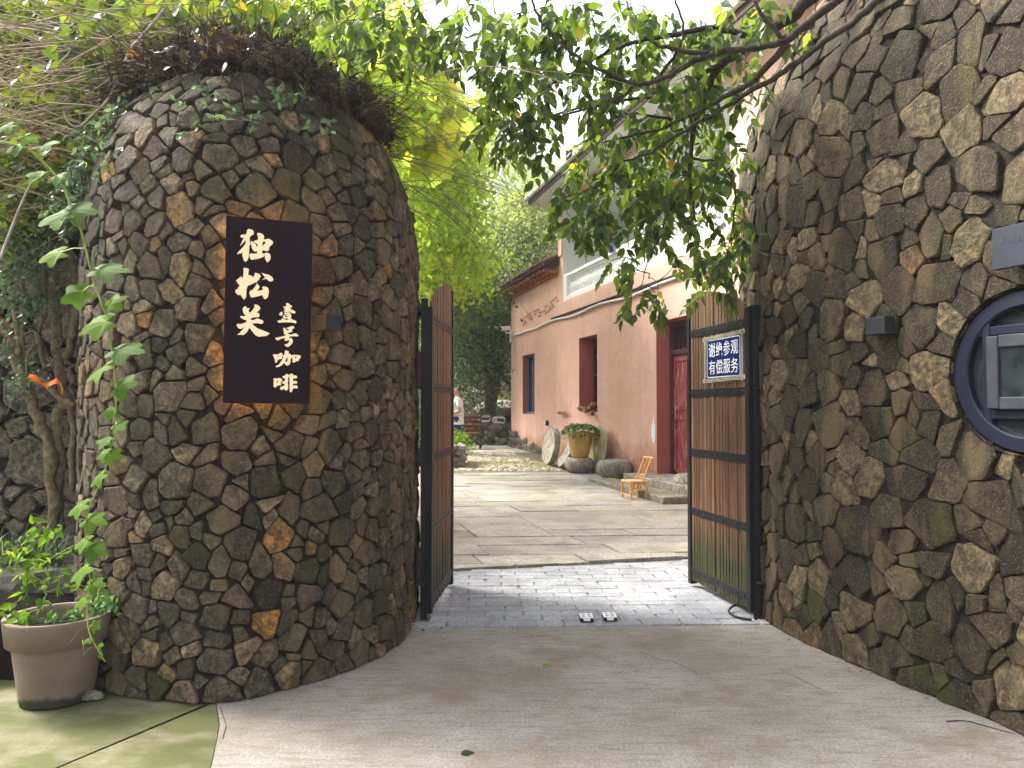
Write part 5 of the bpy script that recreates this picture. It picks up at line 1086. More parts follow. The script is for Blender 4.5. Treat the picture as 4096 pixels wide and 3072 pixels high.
# leafy growth among the stems
def leafset(root, name, blobs, size, mat, tpl, tb=(2, 2), up=.8, clump=.0, depth=.5, kind='stuff', orient=None):
    P = []; Tt = []
    for cx, cy, rx, ry, D, n in blobs:
        nc = max(1, int(n/14)) if clump else n
        for i in range(nc):
            a = random.uniform(0, 2*PI); r = math.sqrt(random.random()); c = at(cx+math.cos(a)*r*rx, cy+math.sin(a)*r*ry, D+random.uniform(-depth, depth)); tt = random.betavariate(*tb)
            for k in range(14 if clump else 1):
                P.append(c+Vector((random.gauss(0, 1), random.gauss(0, 1), random.gauss(0, .7)))*clump); Tt.append(min(1, max(0, tt+random.gauss(0, .14))))
    n = len(P); A = rdir(n, -.35); return leaves(name, P, A, rdir(n, up), rng.uniform(size*.7, size*1.25, n), tpl, np.array(Tt), mat, root, kind)
ivy = thing('creeper_thicket', (-3.5, 5.8, 2.7), 'yellow green creeper leaves covering the thicket over the old wall', 'creeper')
leafset(ivy, 'leaves', [(150,300,420,330,6.4,5200),(500,150,380,200,6.6,4200),(100,700,300,200,5.9,2600),(380,520,200,200,5.7,2200),(900,80,350,120,6.2,2400)], .062, LEAF_VINE, OVB, (2, 2.2), 1., .09, .7)
leafset(ivy, 'lobed_leaves', [(120,260,380,300,6.0,420),(420,120,300,150,6.0,300),(120,620,260,200,5.6,200)], .088, LEAF_VINE, GR, (1.6, 2), .8, 0, .6)
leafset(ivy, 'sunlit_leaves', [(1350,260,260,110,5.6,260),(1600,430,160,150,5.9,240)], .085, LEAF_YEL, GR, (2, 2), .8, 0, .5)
leafset(ivy, 'lobed_leaves', [(700,120,500,110,5.3,420),(300,420,300,250,5.1,300)], .08, LEAF_VINE, GR, (2, 2), .8, 0, .5)
# one low band of darker growth hides the wall top
leafset(ivy, 'dark_leaves', [(230,760,260,120,5.5,1100),(430,600,130,130,5.2,600),(60,900,160,120,5.5,500)], .06, LEAF_DARK, OV, (2, 2), 1., .07, .3)
gc = thing('grey_creeper', (-2.3, 4.6, 3.1), 'fine grey green creeper sprays trailing over the shoulder of the left pier', 'creeper')
spr = []; P = []; A = []
for k in range(95):
    a = aof(LT, -2.5, 4.7)+random.gauss(.05, .33); a = min(max(a, aof(LT, -2.66, 5.4)), aof(LT, -1.1, 4.2)); p = LT(a, LT.T*random.uniform(.66, .82)); ja, jt, n = LT.frame(a, LT.T*.7); p = p+n*.07; d = (n*.5+Vector((random.gauss(0, .4), 0, -.6))).normalized(); q = [p]
    for j in range(6): d = (d+Vector((random.gauss(0, .25), random.gauss(0, .1), -.22))).normalized(); q.append(q[-1]+d*random.uniform(.03, .07))
    spr.append((q, .1))
    for j in range(12): P.append(q[random.randint(1, 6)]); A.append(d+Vector((random.gauss(0, .8), random.gauss(0, .8), random.gauss(0, .4))))
for k in range(26):
    px = random.uniform(700, 1330); a = None; y = random.uniform(350, 560)
    q0, n0 = surfpt(LT, px, y); d = (n0+Vector((random.gauss(0, .4), 0, .1))).normalized(); q = [q0+n0*.05]
    for j in range(4): d = (d+Vector((random.gauss(0, .3), 0, random.gauss(-.1, .2)))).normalized(); q.append(q[-1]+d*.03)
    spr.append((q, .1))
    for j in range(7): P.append(q[random.randint(1, 4)]); A.append(d+Vector((random.gauss(0, .9), random.gauss(0, .6), random.gauss(0, .7))))
twigs('vine_stems', spr, .003, .0015, TWIG, gc, 3); leaves('leaves', P, A, rdir(len(P), 1.), rng.uniform(.030, .055, len(P)), OV, rng.random(len(P)), LEAF_GREY, gc)
# ------------------------------------------------------------------ trees behind
def tree(name, label, base, top, r, limbs, blobs, size, mat, tpl, tb, clump, depth, bark=BARK, group=None):
    t = thing(name, tuple(base), label, 'tree', group); m = MB(); Q = smooth([base, base.lerp(top, .35)+Vector((.1*r, 0, 0)), base.lerp(top, .7)-Vector((.2*r, 0, 0)), top], 5)
    m.tube(Q, [r*(1-.6*i/len(Q)) for i in range(len(Q))], 9); m.build('trunk', bark, t, smooth=True); m = MB()
    for b in blobs[:limbs]:
        e = at(b[0], b[1], b[4]); s = Q[-3] if e.z > Q[-3].z-.4 else Q[len(Q)//2]; P = smooth([s, s.lerp(e, .5)+Vector((0, 0, .3*(e-s).length*.3)), e], 5); m.tube(P, [r*.4*(1-.8*i/len(P)) for i in range(len(P))], 6)
    m.build('limbs', bark, t); leafset(t, 'crown', blobs, size, mat, tpl, tb, .9, clump, depth); return t
tree('sunlit_tree', 'bright yellow green tree standing between the left pier and the dark tree', Vector((-3.0, 16, .3)), at(1650, 800, 16), .16, 5,
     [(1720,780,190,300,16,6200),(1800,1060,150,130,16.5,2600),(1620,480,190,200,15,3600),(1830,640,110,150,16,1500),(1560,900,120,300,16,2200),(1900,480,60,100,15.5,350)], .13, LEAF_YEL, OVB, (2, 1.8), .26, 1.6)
tree('far_green_tree', 'mid green tree behind the yellow green one at the back', Vector((-5, 22, .5)), at(1500, 700, 22), .2, 3,
     [(1600,700,260,400,22,5200),(1750,1150,130,130,21,1600),(1350,300,300,250,20,3000)], .17, LEAF_VINE, OVB, (2, 2), .4, 2.)
tree('pale_bushy_tree', 'pale olive bushy tree rising behind the low tiled wing', Vector((-.2, 33, 2.8)), at(2080, 1000, 33), .25, 5,
     [(2080,1060,170,190,33,6800),(2110,880,120,110,34,3600),(2050,980,140,120,33,2500),(1950,1150,130,160,32,3000),(2100,730,55,70,34,420)], .17, LEAF_PALE, OVB, (2, 2), .38, 1.8)
for i, (nm, lb, b, tp, bl) in enumerate((('backdrop_tree', 'tall green tree filling the sky above the old wall at far left', Vector((-9, 11, 2)), at(-100, 300, 11.5), [(-150,150,450,420,11.5,5200),(250,500,350,250,10.5,3000)]),
    ('backdrop_tree', 'tall green tree above the thicket between the old wall and the twig nest', Vector((-5.6, 11.5, 2)), at(500, 200, 12), [(520,120,420,260,12,5600),(800,300,300,200,11,2600)]),
    ('backdrop_tree', 'tall green tree directly behind the twig nest of the left pier', Vector((-3.8, 12.5, 1)), at(1150, 200, 13), [(1150,150,330,280,13,4800),(1400,120,250,200,13.5,2600)]))):
    tree(nm, lb, b, tp, .2, 2, bl, .115, LEAF_VINE if i != 2 else LEAF_YEL, OVB, (2, 2.2), .24, 1.4, group='trees behind the left pier')
gv = thing('grape_vine', (-1.2, 6.9, 3.2), 'vine with big round yellow green leaves backlit beside the left pier', 'vine')
leafset(gv, 'leaf_mass', [(1500,330,160,110,6.9,190),(1640,430,190,150,7.1,230),(1480,520,90,120,7.0,90),(1740,560,110,120,7.4,90),(1560,180,200,80,7.,110)], .175, LEAF_YEL, GR, (3, 1.6), .3, 0, .5)
tubs = grow([Vector((-1.6, 6.6, 3.4)), Vector((-1.3, 6.8, 3.6)), Vector((-.9, 7, 3.8))], [at(random.uniform(1350, 1830), random.uniform(150, 640), 7+random.uniform(-.4, .4)) for k in range(45)], 0, 0); twigs('vine_stems', tubs, .007, .003, TWIG, gv)
# dark tree with the bound trunk
bt = gp(1962, 1748); bt = Vector((bt.x, 24.6, gz(24.6)+.30)); t = thing('bound_trunk_tree', tuple(bt), 'dark evergreen tree with a bound trunk growing behind the bench', 'tree')
cs = [at(1968, 1748, 24.6), at(1962, 1650, 24.6), at(1968, 1560, 24.6), at(1975, 1490, 24.6)]; m = MB(); m.tube(smooth(cs, 5), [.22, .17, .16, .165, .17, .175, .18, .19, .20, .21, .22, .235, .25, .27, .29, .30][:len(smooth(cs, 5))], 12); m.build('trunk', simple('rough_bark', (.13, .085, .06), .95, .1, var=.5, sc=9, bump=1., bd=.05), t, smooth=True)
m = MB(); c = at(1975, 1474, 24.6)
for k in range(9): m.lathe(c+Z3*(.045*(k-4)), [(.30, -.022), (.345+.02*random.random(), 0), (.30, .022)], 14, wob=.1)
m.build('binding', simple('binding_straw', (.075, .045, .03), 1., .1, var=.5, sc=30), t, kind='stuff'); m = MB()
for P in ([(1955, 1450), (1930, 1380), (1905, 1290), (1890, 1180)], [(1975, 1450), (1975, 1350), (1985, 1250), (1975, 1120)], [(1990, 1450), (2010, 1370), (2025, 1260), (2050, 1160)], [(1960, 1440), (1900, 1400), (1850, 1350)], [(1995, 1490), (2025, 1520), (2060, 1580)]): Q = smooth([at(x, y, 24.6+random.uniform(-.2, .3)) for x, y in P], 4); m.tube(Q, [.11*(1-.6*i/len(Q)) for i in range(len(Q))], 7)
m.build('limbs', BARK, t)
leafset(t, 'crown', [(1870,1420,100,130,24.3,3400),(1900,1250,130,150,24.6,5200),(2010,1250,90,120,24.8,2800),(1850,1530,60,60,24.0,900),(1950,1350,110,90,25.6,2600),(2030,1400,40,140,25.2,1500),(1890,1120,110,80,24.6,2200)], .13, LEAF_BG, OV, (2, 2.6), .26, .9)
# ------------------------------------------------------------------ far end of the courtyard
for k, (px, py, D, rx, rz_, lb) in enumerate(((1870, 1600, 29, 1.0, .5, 'pale rock high on the bank left of the bound tree'), (1840, 1660, 27, .8, .55, 'brown rock on the bank behind the man'), (1905, 1640, 27.5, .75, .75, 'big dark rock leaning behind the bound trunk'), (1990, 1640, 27, .9, .35, 'mossy rock low on the bank right of the bound trunk'))):
    p = at(px, py, D); rock('bank_rock', p, (rx, .7, rz_), ROCK if k != 2 else BOULD, lb, 'rock', seed=k+11)
rwl = thing('retaining_wall', (-.4, 23.7, .3), 'low retaining wall of rough stones behind the bench', 'stone wall'); k = 0
for j in range(3):
    x = -2.6
    while x < .3:
        w = random.uniform(.25, .5); rock('wall_stone', (x+w/2, 23.75+random.uniform(-.05, .05), gz(23.7)+.10+.21*j), (w/2, .22, .13), BOULD if (j+k) % 2 else ROCK, None, None, rwl, 2, k); x += w; k += 1
fw = thing('pale_stone_wall', (0., 29.5, 1.5), 'pale stone wall high behind the house corner', 'stone wall'); m = MB()
FW = Surf([(-1.6, 29.8), (-.6, 29.6), (.5, 29.4), (2.5, 29.2)], (0, 40), 4., .3, 2.2)
shell('mortar_core', FW, fw, 20, 12); stones(fw, FW, [(.22, 400), (.15, 2500), (.10, 3000)], simple('pale_rubble', (.36, .33, .27), .9, .1, var=.35, sc=2), (.1, 3.), (1.5, 4.), hgt=(.03, .07), gap=.015, M=8000)
gt = MB()
def blades(root, name, pos, L, w, mat, lean=.5, stuff=True):
    P = []; T = []; tn = []
    V = np.array([(-.5, 0), (.5, 0), (-.45, .35), (.45, .35), (-.35, .7), (.35, .7), (0, 1)]); n0 = 0; VV = []
    for p in pos:
        a = random.uniform(0, 2*PI); d = Vector((math.cos(a), math.sin(a), 0)); s = Vector((-d.y, d.x, 0)); l = L*random.uniform(.6, 1.2); ln = lean*random.uniform(.3, 1.5); tt = random.random()
        for (u, v) in V: VV.append(Vector(p)+s*(u*w)+d*(l*ln*v*v)+Z3*(l*(v-.45*ln*v*v*v))); tn.append(tt)
        T += [(n0, n0+1, n0+3), (n0, n0+3, n0+2), (n0+2, n0+3, n0+5), (n0+2, n0+5, n0+4), (n0+4, n0+5, n0+6)]; n0 += 7
    return fastmesh(name, [tuple(v) for v in VV], T, np.array(tn), mat, root, kind='stuff' if stuff else None)
pos = []
for k in range(5200): x = random.uniform(-4.5, 1.5); y = random.uniform(24.3, 31); pos.append((x, y, bankz(x, y)))
o = blades(None, 'bank_grass', pos, .28, .02, LEAF_VINE); tag(o, 'loose green grass growing over the rocky bank behind the bench', 'grass', kind='stuff')
P = [bd_ for bd_ in ()];
lb_ = []; Tt = []
for k in range(9000): x = -2.6-random.random()**1.3*9; y = random.uniform(6.5, 23); lb_.append((x, y, bankz(x, y)+random.uniform(0, .35)))
o = leaves('bank_ground_cover', lb_, rdir(9000, -.2), rdir(9000, 1.2), rng.uniform(.09, .2, 9000), OVB, rng.random(9000), LEAF_BG, None); tag(o, 'low leafy ground cover on the wooded bank left of the courtyard', 'ground cover', kind='stuff')
# planter with bush at the left edge of the court
pb2 = gp(1812, 1872); t = thing('stone_planter', tuple(pb2), 'low rubble planter with a light green bush beside the left gate leaf', 'planter')
for j in range(4):
    for i in range(5): rock('planter_stone', (pb2.x-.55+.17*i+.06*(j % 2), pb2.y+.05, pb2.z+.07+.12*j), (.105, .10, .072), ROCK, None, None, t, 2, i+7*j)
    for i in range(4): rock('planter_stone', (pb2.x+.12, pb2.y+.2+.18*i, pb2.z+.07+.12*j), (.09, .11, .072), ROCK, None, None, t, 2, i+9*j)
m = MB(); m.box((pb2.x-.4, pb2.y+.5, pb2.z+.22), (1.0, .8, .42)); m.build('soil', SOIL, t)
leafset(t, 'bush', [(1820,1765,45,35,17.7,900),(1840,1790,35,25,17.4,350)], .055, LEAF_FRESH, OV, (2, 2), 1., .09, .25)
for (x, y, nm) in ((2165, 1795, 'small weed tuft at the foot of the pink wall'), (2335, 1915, None), (2465, 1925, 'weed tuft growing under the flat stone mortar')):
    if nm: b = gp(x, y); leafs = leafset(thing('weed_tuft', tuple(b), nm, 'weed'), 'leaves', [(x, y-12, 16, 12, b.y, 110)], .05, LEAF_FRESH, OV, (2, 2), 1., 0, .1)
# bench
bb = gp(1850, 1790); by = 22.0; bx0, bx1 = at(1790, 1700, by).x, at(1925, 1700, by).x; zz = gz(by)+.01; t = thing('park_bench', ((bx0+bx1)/2, by, zz), 'slatted wooden bench with black iron arms by the retaining wall', 'bench')
for k in range(4): m = MB(); m.box(((bx0+bx1)/2, by+.22+.05*k, zz+.50+.125*k), (bx1-bx0, .03, .10), (Vector((1, 0, 0)), Vector((0, 1, .3)).normalized(), Vector((0, -.3, 1)).normalized()), .006); m.build('back_slat', BENCHW, t)
for k in range(4): m = MB(); m.box(((bx0+bx1)/2, by-.20+.115*k, zz+.43), (bx1-bx0, .10, .03), None, .006); m.build('seat_slat', BENCHW, t)
for x in (bx0+.06, bx1-.02):
    m = MB(); A_ = [(-.34, .0), (-.30, .14), (-.12, .28), (.05, .30), (.24, .20), (.34, .0)]; m.tube(smooth([Vector((x, by+a, zz+b)) for a, b in A_], 4), .022, 6)
    m.tube(smooth([Vector((x, by+a, zz+b)) for a, b in [(-.26, .42), (-.32, .58), (-.20, .66), (.05, .66), (.25, .60)]], 4), .02, 6); m.tube([Vector((x, by-.28, zz+.40)), Vector((x, by+.22, zz+.40)), Vector((x, by+.40, zz+.95))], .022, 6); m.tube([Vector((x, by-.1, zz+.28)), Vector((x, by-.1, zz+.40))], .02, 6); m.build('iron_side', BLACK, t)
for px, py, lb in ((1935, 1675, 'coil of white hose left of the bound trunk'), (1995, 1680, 'coil of white hose right of the bound trunk')):
    c = at(px, py, 23.7); t = thing('hose_coil', tuple(c), lb, 'hose', 'white hose coils'); m = MB()
    for k in range(4): r = .19-.02*k; m.tube([c+Vector((math.cos(a)*r+.02*k, math.sin(a)*r*.5, math.sin(a)*r*.55+.02*math.sin(3*a))) for a in np.linspace(0, 2*PI, 20)], .014, 5)
    m.build('hose', WHITE, t)
# ------------------------------------------------------------------ person
pc = at(1832, 1600, 20.); pz0 = gz(20.)+.02; pr_ = thing('person', (pc.x, pc.y, pz0), 'person in white t-shirt and blue jeans standing half hidden behind the left gate leaf', 'person')
def skinmesh(name, J, E, Rr, mat, parent, sub=2):
    me = bpy.data.meshes.new(name); me.from_pydata([tuple(j) for j in J], E, []); ob = bpy.data.objects.new('tmp', me); COL.objects.link(ob)
    md = ob.modifiers.new('s', 'SKIN'); sb = ob.modifiers.new('u', 'SUBSURF'); sb.levels = sub; sb.render_levels = sub
    for i, v in enumerate(me.skin_vertices[0].data): v.radius = (Rr[i], Rr[i]) if not isinstance(Rr[i], tuple) else Rr[i]; v.use_root = i == 0
    dg = bpy.context.evaluated_depsgraph_get(); dg.update(); m2 = bpy.data.meshes.new_from_object(ob.evaluated_get(dg)); bpy.data.objects.remove(ob)
    o_ = ROOT[parent.name]
    for v in m2.vertices: v.co = v.co-o_
    m2.name = name; m2.materials.clear(); m2.materials.append(mat); m2.polygons.foreach_set('use_smooth', [True]*len(m2.polygons)); o = link(name, m2, parent); return o
B0 = Vector((pc.x, pc.y, pz0)); 
def B(x, y, z): return B0+Vector((x, y, z))
# faces left and a little away, right arm bent forward
J = [B(0, 0, .92), B(0, 0, 1.10), B(0, .0, 1.32), B(-.01, 0, 1.46), B(-.03, 0, 1.53), B(-.05, 0, 1.60), B(-.055, 0, 1.69), B(-.05, -.09, .86), B(-.03, -.10, .48), B(-.01, -.10, .10), B(-.13, -.10, .03), B(.03, .09, .86), B(.05, .10, .48), B(.06, .10, .10), B(-.06, .10, .03),
     B(.02, -.19, 1.38), B(.06, -.24, 1.10), B(-.13, -.24, 1.03), B(-.21, -.22, 1.05), B(-.27, -.215, 1.06), B(0, .19, 1.38), B(.0, .24, 1.10), B(-.17, .2, 1.05), B(-.26, .18, 1.06),
     B(-.325, -.235, 1.065), B(-.335, -.21, 1.06), B(-.325, -.19, 1.05), B(-.25, -.19, 1.10)]
E_ = [(0, 1), (1, 2), (2, 3), (3, 4), (4, 5), (5, 6), (0, 7), (7, 8), (8, 9), (9, 10), (0, 11), (11, 12), (12, 13), (13, 14), (2, 15), (15, 16), (16, 17), (17, 18), (18, 19), (2, 20), (20, 21), (21, 22), (22, 23), (19, 24), (19, 25), (19, 26), (18, 27)]
Rr = [(.11, .15), (.10, .14), (.11, .16), .06, .052, .085, .075, .085, .06, .04, .035, .085, .06, .04, .035, .055, .042, .036, .03, .03, .055, .042, .034, .03, .010, .010, .009, .010]
skinmesh('body', J, E_, Rr, SKIN, pr_)
JS = [B(0, 0, .93), B(0, 0, 1.10), B(0, 0, 1.30), B(-.01, 0, 1.43), B(.02, -.18, 1.39), B(.06, -.235, 1.17), B(0, .18, 1.39), B(.0, .235, 1.17), B(0, 0, .86)]
skinmesh('t_shirt', JS, [(0, 1), (1, 2), (2, 3), (2, 4), (4, 5), (2, 6), (6, 7), (0, 8)], [(.155, .19), (.15, .185), (.145, .19), .075, .085, .075, .085, .075, (.155, .19)], SHIRT, pr_)
JJ = [B(0, 0, .90), B(-.05, -.09, .84), B(-.03, -.10, .48), B(-.01, -.10, .08), B(.03, .09, .84), B(.05, .10, .48), B(.06, .10, .08)]
skinmesh('jeans', JJ, [(0, 1), (1, 2), (2, 3), (0, 4), (4, 5), (5, 6)], [(.13, .16), .105, .08, .07, .105, .08, .07], JEANS, pr_)
m = MB()
for y in (-.10, .10): m.box(B(-.06 if y < 0 else .01, y, .035), (.27, .10, .07), None, .02)
m.build('shoe', BLACK, pr_, label=None)
JH = [B(-.03, 0, 1.69), B(-.03, 0, 1.735), B(.035, 0, 1.70), B(.045, 0, 1.63)]
skinmesh('hair', JH, [(0, 1), (0, 2), (2, 3)], [.083, .055, .07, .05], HAIR, pr_)
m = MB(); m.tube([B(-.075, -.088, 1.655), B(-.135, -.06, 1.655), B(-.145, -.0, 1.655)], .006, 5); m.tube([B(.02, -.092, 1.66), B(-.075, -.09, 1.655)], .005, 5); m.build('glasses', BLACK, pr_)
m = MB(); m.lathe(B(-.145, 0, 1.62), [(.02, -.02), (.022, 0), (.006, .035)], 6); m.build('nose', SKIN, pr_, smooth=True); m = MB(); m.lathe(B(-.02, -.088, 1.63), [(.018, -.02), (.026, .0), (.016, .025)], 8, (Vector((1, 0, 0)), Vector((0, .35, 0)), Z3)); m.build('ear', SKIN, pr_, smooth=True)
# ------------------------------------------------------------------ left corner: hanging vine with big leaves
sv = [(92,590),(195,671),(255,753),(288,845),(325,926),(353,1040),(380,1143),(412,1230),(434,1300),(450,1422),(460,1520),(464,1620),(462,1735),(434,1814),(414,1900),(343,2080),(355,2261),(361,2352),(349,2430),(355,2520),(385,2587),(420,2647)]
def vD(y): return float(np.interp(y, [500, 2000, 2450, 2650], [3.45, 3.6, 3.86, 3.70]))
vt = thing('climbing_vine', (-2.3, 3.6, .1), 'long climbing vine with big lobed light green leaves hanging before the left pier', 'vine')
m = MB(); Q = smooth([at(-80, 560, 3.4)]+[at(x, y, vD(y)) for x, y in sv], 5); m.tube(Q, [.0055-.003*i/len(Q) for i in range(len(Q))], 6); m.build('stem', STEM, vt, smooth=True)
NA_ = 56; hv_ = [(0., 0., 0.)]; hT = []; vt_ = [.9]
for rg in (.35, .7, 1.):
    for k in range(NA_):
        th = 2*PI*k/NA_                      # 0 = tip direction
        lob = .78+.17*math.cos(5*th)*(1 if math.cos(th) > -.6 else .4)+.05*math.cos(th)
        if abs(th-PI) < .5: lob *= .42+.58*(abs(th-PI)/.5)**.8
        se = 1+(.035*(-1)**k if rg == 1. else 0); r_o = .60*lob*se*rg; x_ = math.sin(th)*r_o*1.02; y_ = math.cos(th)*r_o*1.05
        vein = abs(math.sin(2.5*th)); hv_.append((x_, y_+.18*rg, .045*vein*rg-.16*rg*rg*r_o-.04*abs(x_)+.03*math.sin(3*th+1)*rg)); vt_.append(.35 if vein < .2 and rg < 1 else 0.)
for k in range(NA_): hT.append((0, 1+k, 1+(k+1) % NA_))
for rI in range(2):
    for k in range(NA_): a_ = 1+rI*NA_+k; b_ = 1+rI*NA_+(k+1) % NA_; hT += [(a_, a_+NA_, b_+NA_), (a_, b_+NA_, b_)]
VL = (np.array(hv_), np.array(hT)); VTN = np.array(vt_)
LV = [(45,500,-45,540),(100,545,172,580),(180,580,258,560),(175,590,100,592),(90,585,-10,610),(250,705,155,735),(165,705,75,690),(270,850,92,915),(280,842,440,846),(240,1010,110,1058),(395,1078,572,1078),(330,1165,200,1228),(440,1220,535,1165),(438,1222,380,1205),(425,1285,270,1345),(468,1400,622,1405),(425,1465,303,1548),(468,1550,580,1525),(462,1650,378,1652),(464,1700,512,1722),(438,1765,360,1765),(430,1815,360,1842),(430,1815,516,1838),(410,1900,335,1965),(335,2020,238,2075),(350,2080,458,2095),(350,2165,266,2200),(352,2195,470,2225),(350,2268,243,2345),(360,2340,455,2338),(343,2400,274,2437),(370,2500,417,2520),(362,2555,322,2585),(393,2585,426,2578),(405,2615,385,2640)]
mpet = MB(); fw_ = Vector((0, -1, 0))
for i, (x0, y0, x1, y1) in enumerate(LV):
    D = vD(y0)-random.uniform(0, .06); a = at(x0, y0, D); b = at(x1, y1, D+random.uniform(-.05, .02)); ax = b-a; L = ax.length; nearest = min(Q, key=lambda q_: (q_-a).length); mpet.tube([nearest, nearest.lerp(a, .5)+Z3*.01, a], .0022, 4, False)
    nm = Vector((random.gauss(0, .3), -.62, .66+random.gauss(0, .15)))
    lf = leaves('leaf', [a], [ax], [nm], L*.86, VL, np.array([.0]), LEAF_FRESH, vt, kind=None); bt_ = .93 if i in (8, 10, 15) else random.uniform(.15, .6); lf.data.attributes['tint'].data.foreach_set('value', np.clip(bt_+VTN*.3, 0, .98 if bt_ > .9 else .8).astype(np.float32)); lf.data.polygons.foreach_set('use_smooth', [True]*len(lf.data.polygons))

for (p_, q_) in (((360, 2500), (280, 2570)), ((330, 2560), (335, 2620)), ((385, 2590), (330, 2625)), ((350, 2390), (300, 2400))): mpet.tube(smooth([at(*p_, 3.72), at((p_[0]+q_[0])/2, (p_[1]+q_[1])/2-14, 3.66), at(*q_, 3.68)], 4), .0015, 4, False)
mpet.build('leaf_stalks', STEM, vt)
# straggling plant in the tub
ps = []; 
for k in range(46): ps.append(at(random.gauss(140, 110), random.uniform(2060, 2480), 4.0+random.uniform(-.15, .15)))
tubs = grow([pb+Vector((a_, b_, .36)) for a_, b_ in ((-.12, 0), (-.05, .05), (.05, .0), (-.1, -.08), (.1, .06))], ps, 0, 0, .05); twigs('thin_stems', tubs, .0035, .0013, STEM, pt, 4)
P = []; A = []
for q_, L in tubs:
    for k in range(4): f = random.uniform(1.5, 5); b = q_[int(f) if f < 5 else 4].lerp(q_[min(5, int(f)+1)], f % 1); P.append(b+Vector((random.gauss(0, .012), random.gauss(0, .012), random.gauss(0, .01)))); A.append(Vector((random.gauss(0, .7), random.gauss(-.3, .5), random.gauss(-.6, .4))))
leaves('foliage', P, A, rdir(len(P), .6), rng.uniform(.022, .066, len(P)), OVB, rng.uniform(0, .8, len(P)), LEAF_FRESH, pt)
leafset(pt, 'low_leaves', [(150,2475,100,14,4.0,40),(290,2460,40,20,3.98,25)], .05, LEAF_POT, OV, (2, 3), .8, 0, .1)
# strap leaved clump behind, small dark creeper on the pier foot
gcl = thing('strap_leaf_clump', (-3.0, 4.9, .5), 'dark strap leaved grass clump between the boulder and the old wall', 'grass clump')
pos = [tuple(at(random.uniform(-60, 250), random.uniform(2270, 2370), random.uniform(4.75, 5.25))) for k in range(520)]
blades(gcl, 'strap_leaves', pos, .34, .011, leafmat('strap_leaf', [(0, (.018, .04, .014)), (.7, (.05, .09, .03)), (.9, (.12, .17, .07)), (1, (.35, .40, .30))], .25, 1.4), .9)
m = MB(); m.lathe(Vector((-3.05, 5.1, -.02)), [(.9, 0), (.8, .35), (.4, .48), (.1, .52)], 18, wob=.4); m.build('earth_mound', SOIL, gcl, smooth=True)
q0, n0 = surfpt(LT, 455, 2400); dk = thing('pier_foot_creeper', tuple(q0), 'small clump of dark green leaves growing from the pier above the tub', 'creeper'); n = 80
P = [q0+n0*.06+Vector((random.gauss(0, .05), random.gauss(0, .03), random.gauss(0, .035))) for k in range(n)]; leaves('leaves', P, rdir(n, -.2)+np.array([.3, -.4, 0]), rdir(n, 1.), rng.uniform(.03, .055, n), OV, rng.uniform(.2, .7, n), LEAF_POT, dk)
# creeper trunks on the old wall
tr_ = thing('wall_creeper', (-3.6, 5.6, 0), 'old creeper with thick pale trunks climbing the old wall at far left', 'creeper')
for pts, r, D in (([(-60,380),(0,490),(100,640),(150,830),(200,1000),(270,1180),(330,1300),(360,1700),(355,2100)], .042, 5.45), ([(350,-50),(380,540),(390,800),(440,1000),(380,1100),(390,1400),(395,2100)], .036, 5.5), ([(420,-60),(510,200),(480,560),(440,720)], .025, 5.5), ([(60,-80),(80,250),(110,500),(125,700)], .018, 5.4), ([(140,-80),(150,300),(145,650)], .02, 5.42), ([(200,840),(300,880),(400,980),(490,1040)], .022, 5.3), ([(440,1000),(480,1110),(485,1300),(480,1600)], .022, 5.45), ([(240,620),(180,700),(180,850)], .01, 5.35), ([(290,100),(300,400),(260,560),(300,800)], .014, 5.42), ([(160,560),(230,540),(250,640)], .008, 5.35)):
    Q = smooth(pl(pts, D, D-.05, 0, 1000, 1.6589), 5); m = MB(); m.tube([q_+Vector((random.gauss(0, r*.25), random.gauss(0, r*.15), 0)) for q_ in Q], [r*random.uniform(.75, 1.2) for _ in Q], 8); m.build('trunk', VTRUNK, tr_, smooth=True)
m = MB()
for k in range(420):
    x = random.choice((90, 180, 235, 250, 300))+random.gauss(0, 35); y = random.uniform(1000, 2150); p = at(x, y, 5.45); d = Vector((random.gauss(0, 1), random.gauss(0, .3), random.gauss(0, .7))).normalized(); m.tube([p, p+d*.06+Vector((0, 0, -.01)), p+d*.12+Vector((0, -.01, -.03))], [.002, .0018, .001], 3, False)
m.build('root_hairs', TAN, tr_, kind='stuff')
leafset(tr_, 'ivy_leaves', [(60,1080,70,140,5.3,380),(130,1180,50,120,5.3,200),(110,1520,60,60,5.3,120),(90,1000,160,90,5.3,420),(40,1350,60,100,5.35,120)], .04, LEAF_GREY, OV, (2, 2), 1., .06, .1)
m = MB(); RB = smooth([at(*p, 5.22) for p in ((112,1508),(150,1518),(181,1545),(205,1532),(229,1522),(243,1545),(254,1582))], 4)
V = []; 
for i, q_ in enumerate(RB): wv = Vector((.006*math.sin(i*.7), .02*math.cos(i*.5), .022)); V += [q_-wv, q_+wv]
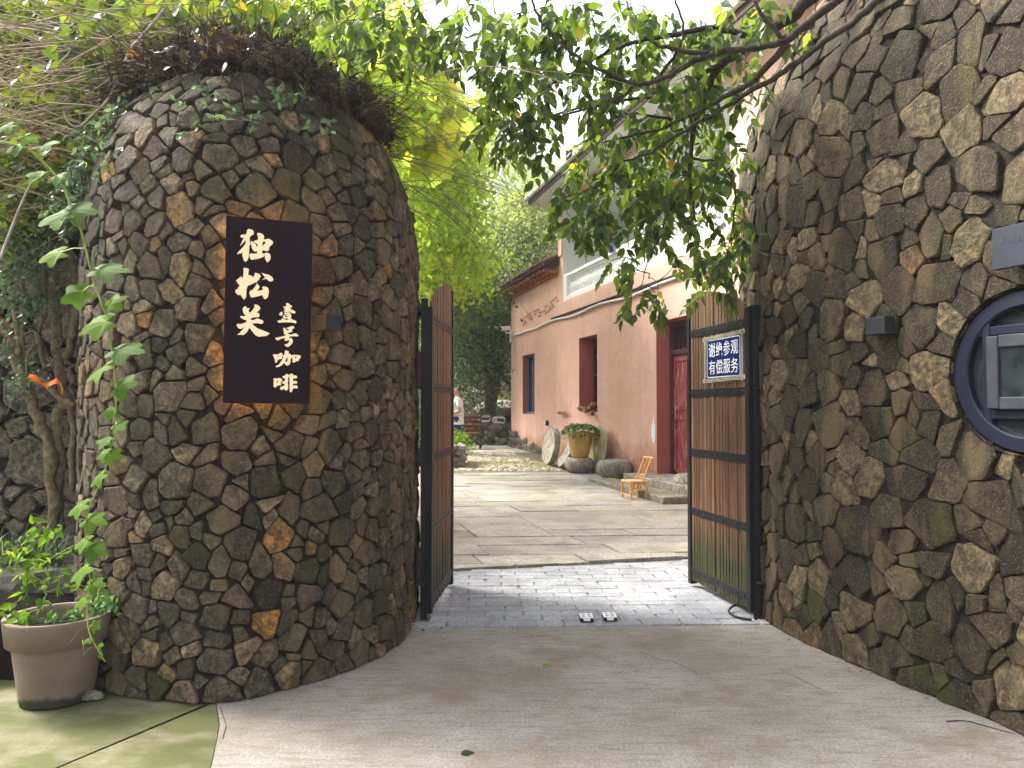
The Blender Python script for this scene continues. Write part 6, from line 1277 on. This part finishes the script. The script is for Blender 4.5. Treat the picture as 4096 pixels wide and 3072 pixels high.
m.add(V, [(2*i, 2*i+1, 2*i+3, 2*i+2) for i in range(len(RB)-1)]); o = m.build('orange_ribbon', ORANGE, smooth=True); tag(o, 'strip of orange tape draped on the creeper branch at far left', 'ribbon')
# ------------------------------------------------------------------ litter on the ground
for px, py, c_, lb in ((2168, 2668, .3, 'pale fallen leaf on the concrete before the gate stops'), (1842, 3022, .1, 'green fallen leaf at the bottom edge of the concrete'), (2368, 2048, .8, 'curled yellow leaf lying on the granite slabs')):
    p = gp(px, py); o = leaves('fallen_leaf', [p+Z3*(.022 if py < 2200 else .006)], [Vector((1, .3, .02))], [Vector((.1, -.3, 1))], .06, OVB, np.array([c_]), LEAF_YEL if c_ > .2 else LEAF_DARK, None, kind=None); tag(o, lb, 'leaf')
P = []
for k in range(70):
    e = random.random(); 
    if e < .5: y = random.uniform(3.9, 5.3); x = 1.80+.0+(5.3-y)*.33-random.random()**2*.25
    elif e < .8: x = random.uniform(-.75, -.45); y = random.uniform(5.2, 5.5)
    else: x = random.uniform(-2.9, -2.1); y = random.uniform(3.7, 4.1)
    P.append((x, y, .012))
o = leaves('leaf_litter', P, rdir(70)*[1, 1, .15], rdir(70, 3.), rng.uniform(.012, .03, 70), OV, rng.random(70), DEADLEAF, None); tag(o, 'scraps of dry leaf litter along the feet of the walls', 'litter', kind='stuff')
m = MB(); Q = smooth([gp(x, y)+Z3*.006 for x, y in ((3785,2890),(3860,2888),(3930,2905),(4000,2925),(4060,2940))], 4); m.tube(Q, [.003-.0015*i/len(Q) for i in range(len(Q))], 5); tag(m.build('fallen_twig', BARK), 'thin curved twig on the concrete near the right wall', 'twig')
m = MB(); Q = smooth([Vector((1.66, 5.42, .02)), Vector((1.57, 5.50, .02)), Vector((1.56, 5.62, .03)), Vector((1.64, 5.70, .05)), Vector((1.71, 5.6, .03))], 5); m.tube(Q, .009, 6); tag(m.build('black_cable', BLACK), 'black cable looped at the foot of the right gate post', 'cable')
print('polys', sum(len(o.data.polygons) for o in S.objects if o.type == 'MESH'), 'objects', len(S.objects))
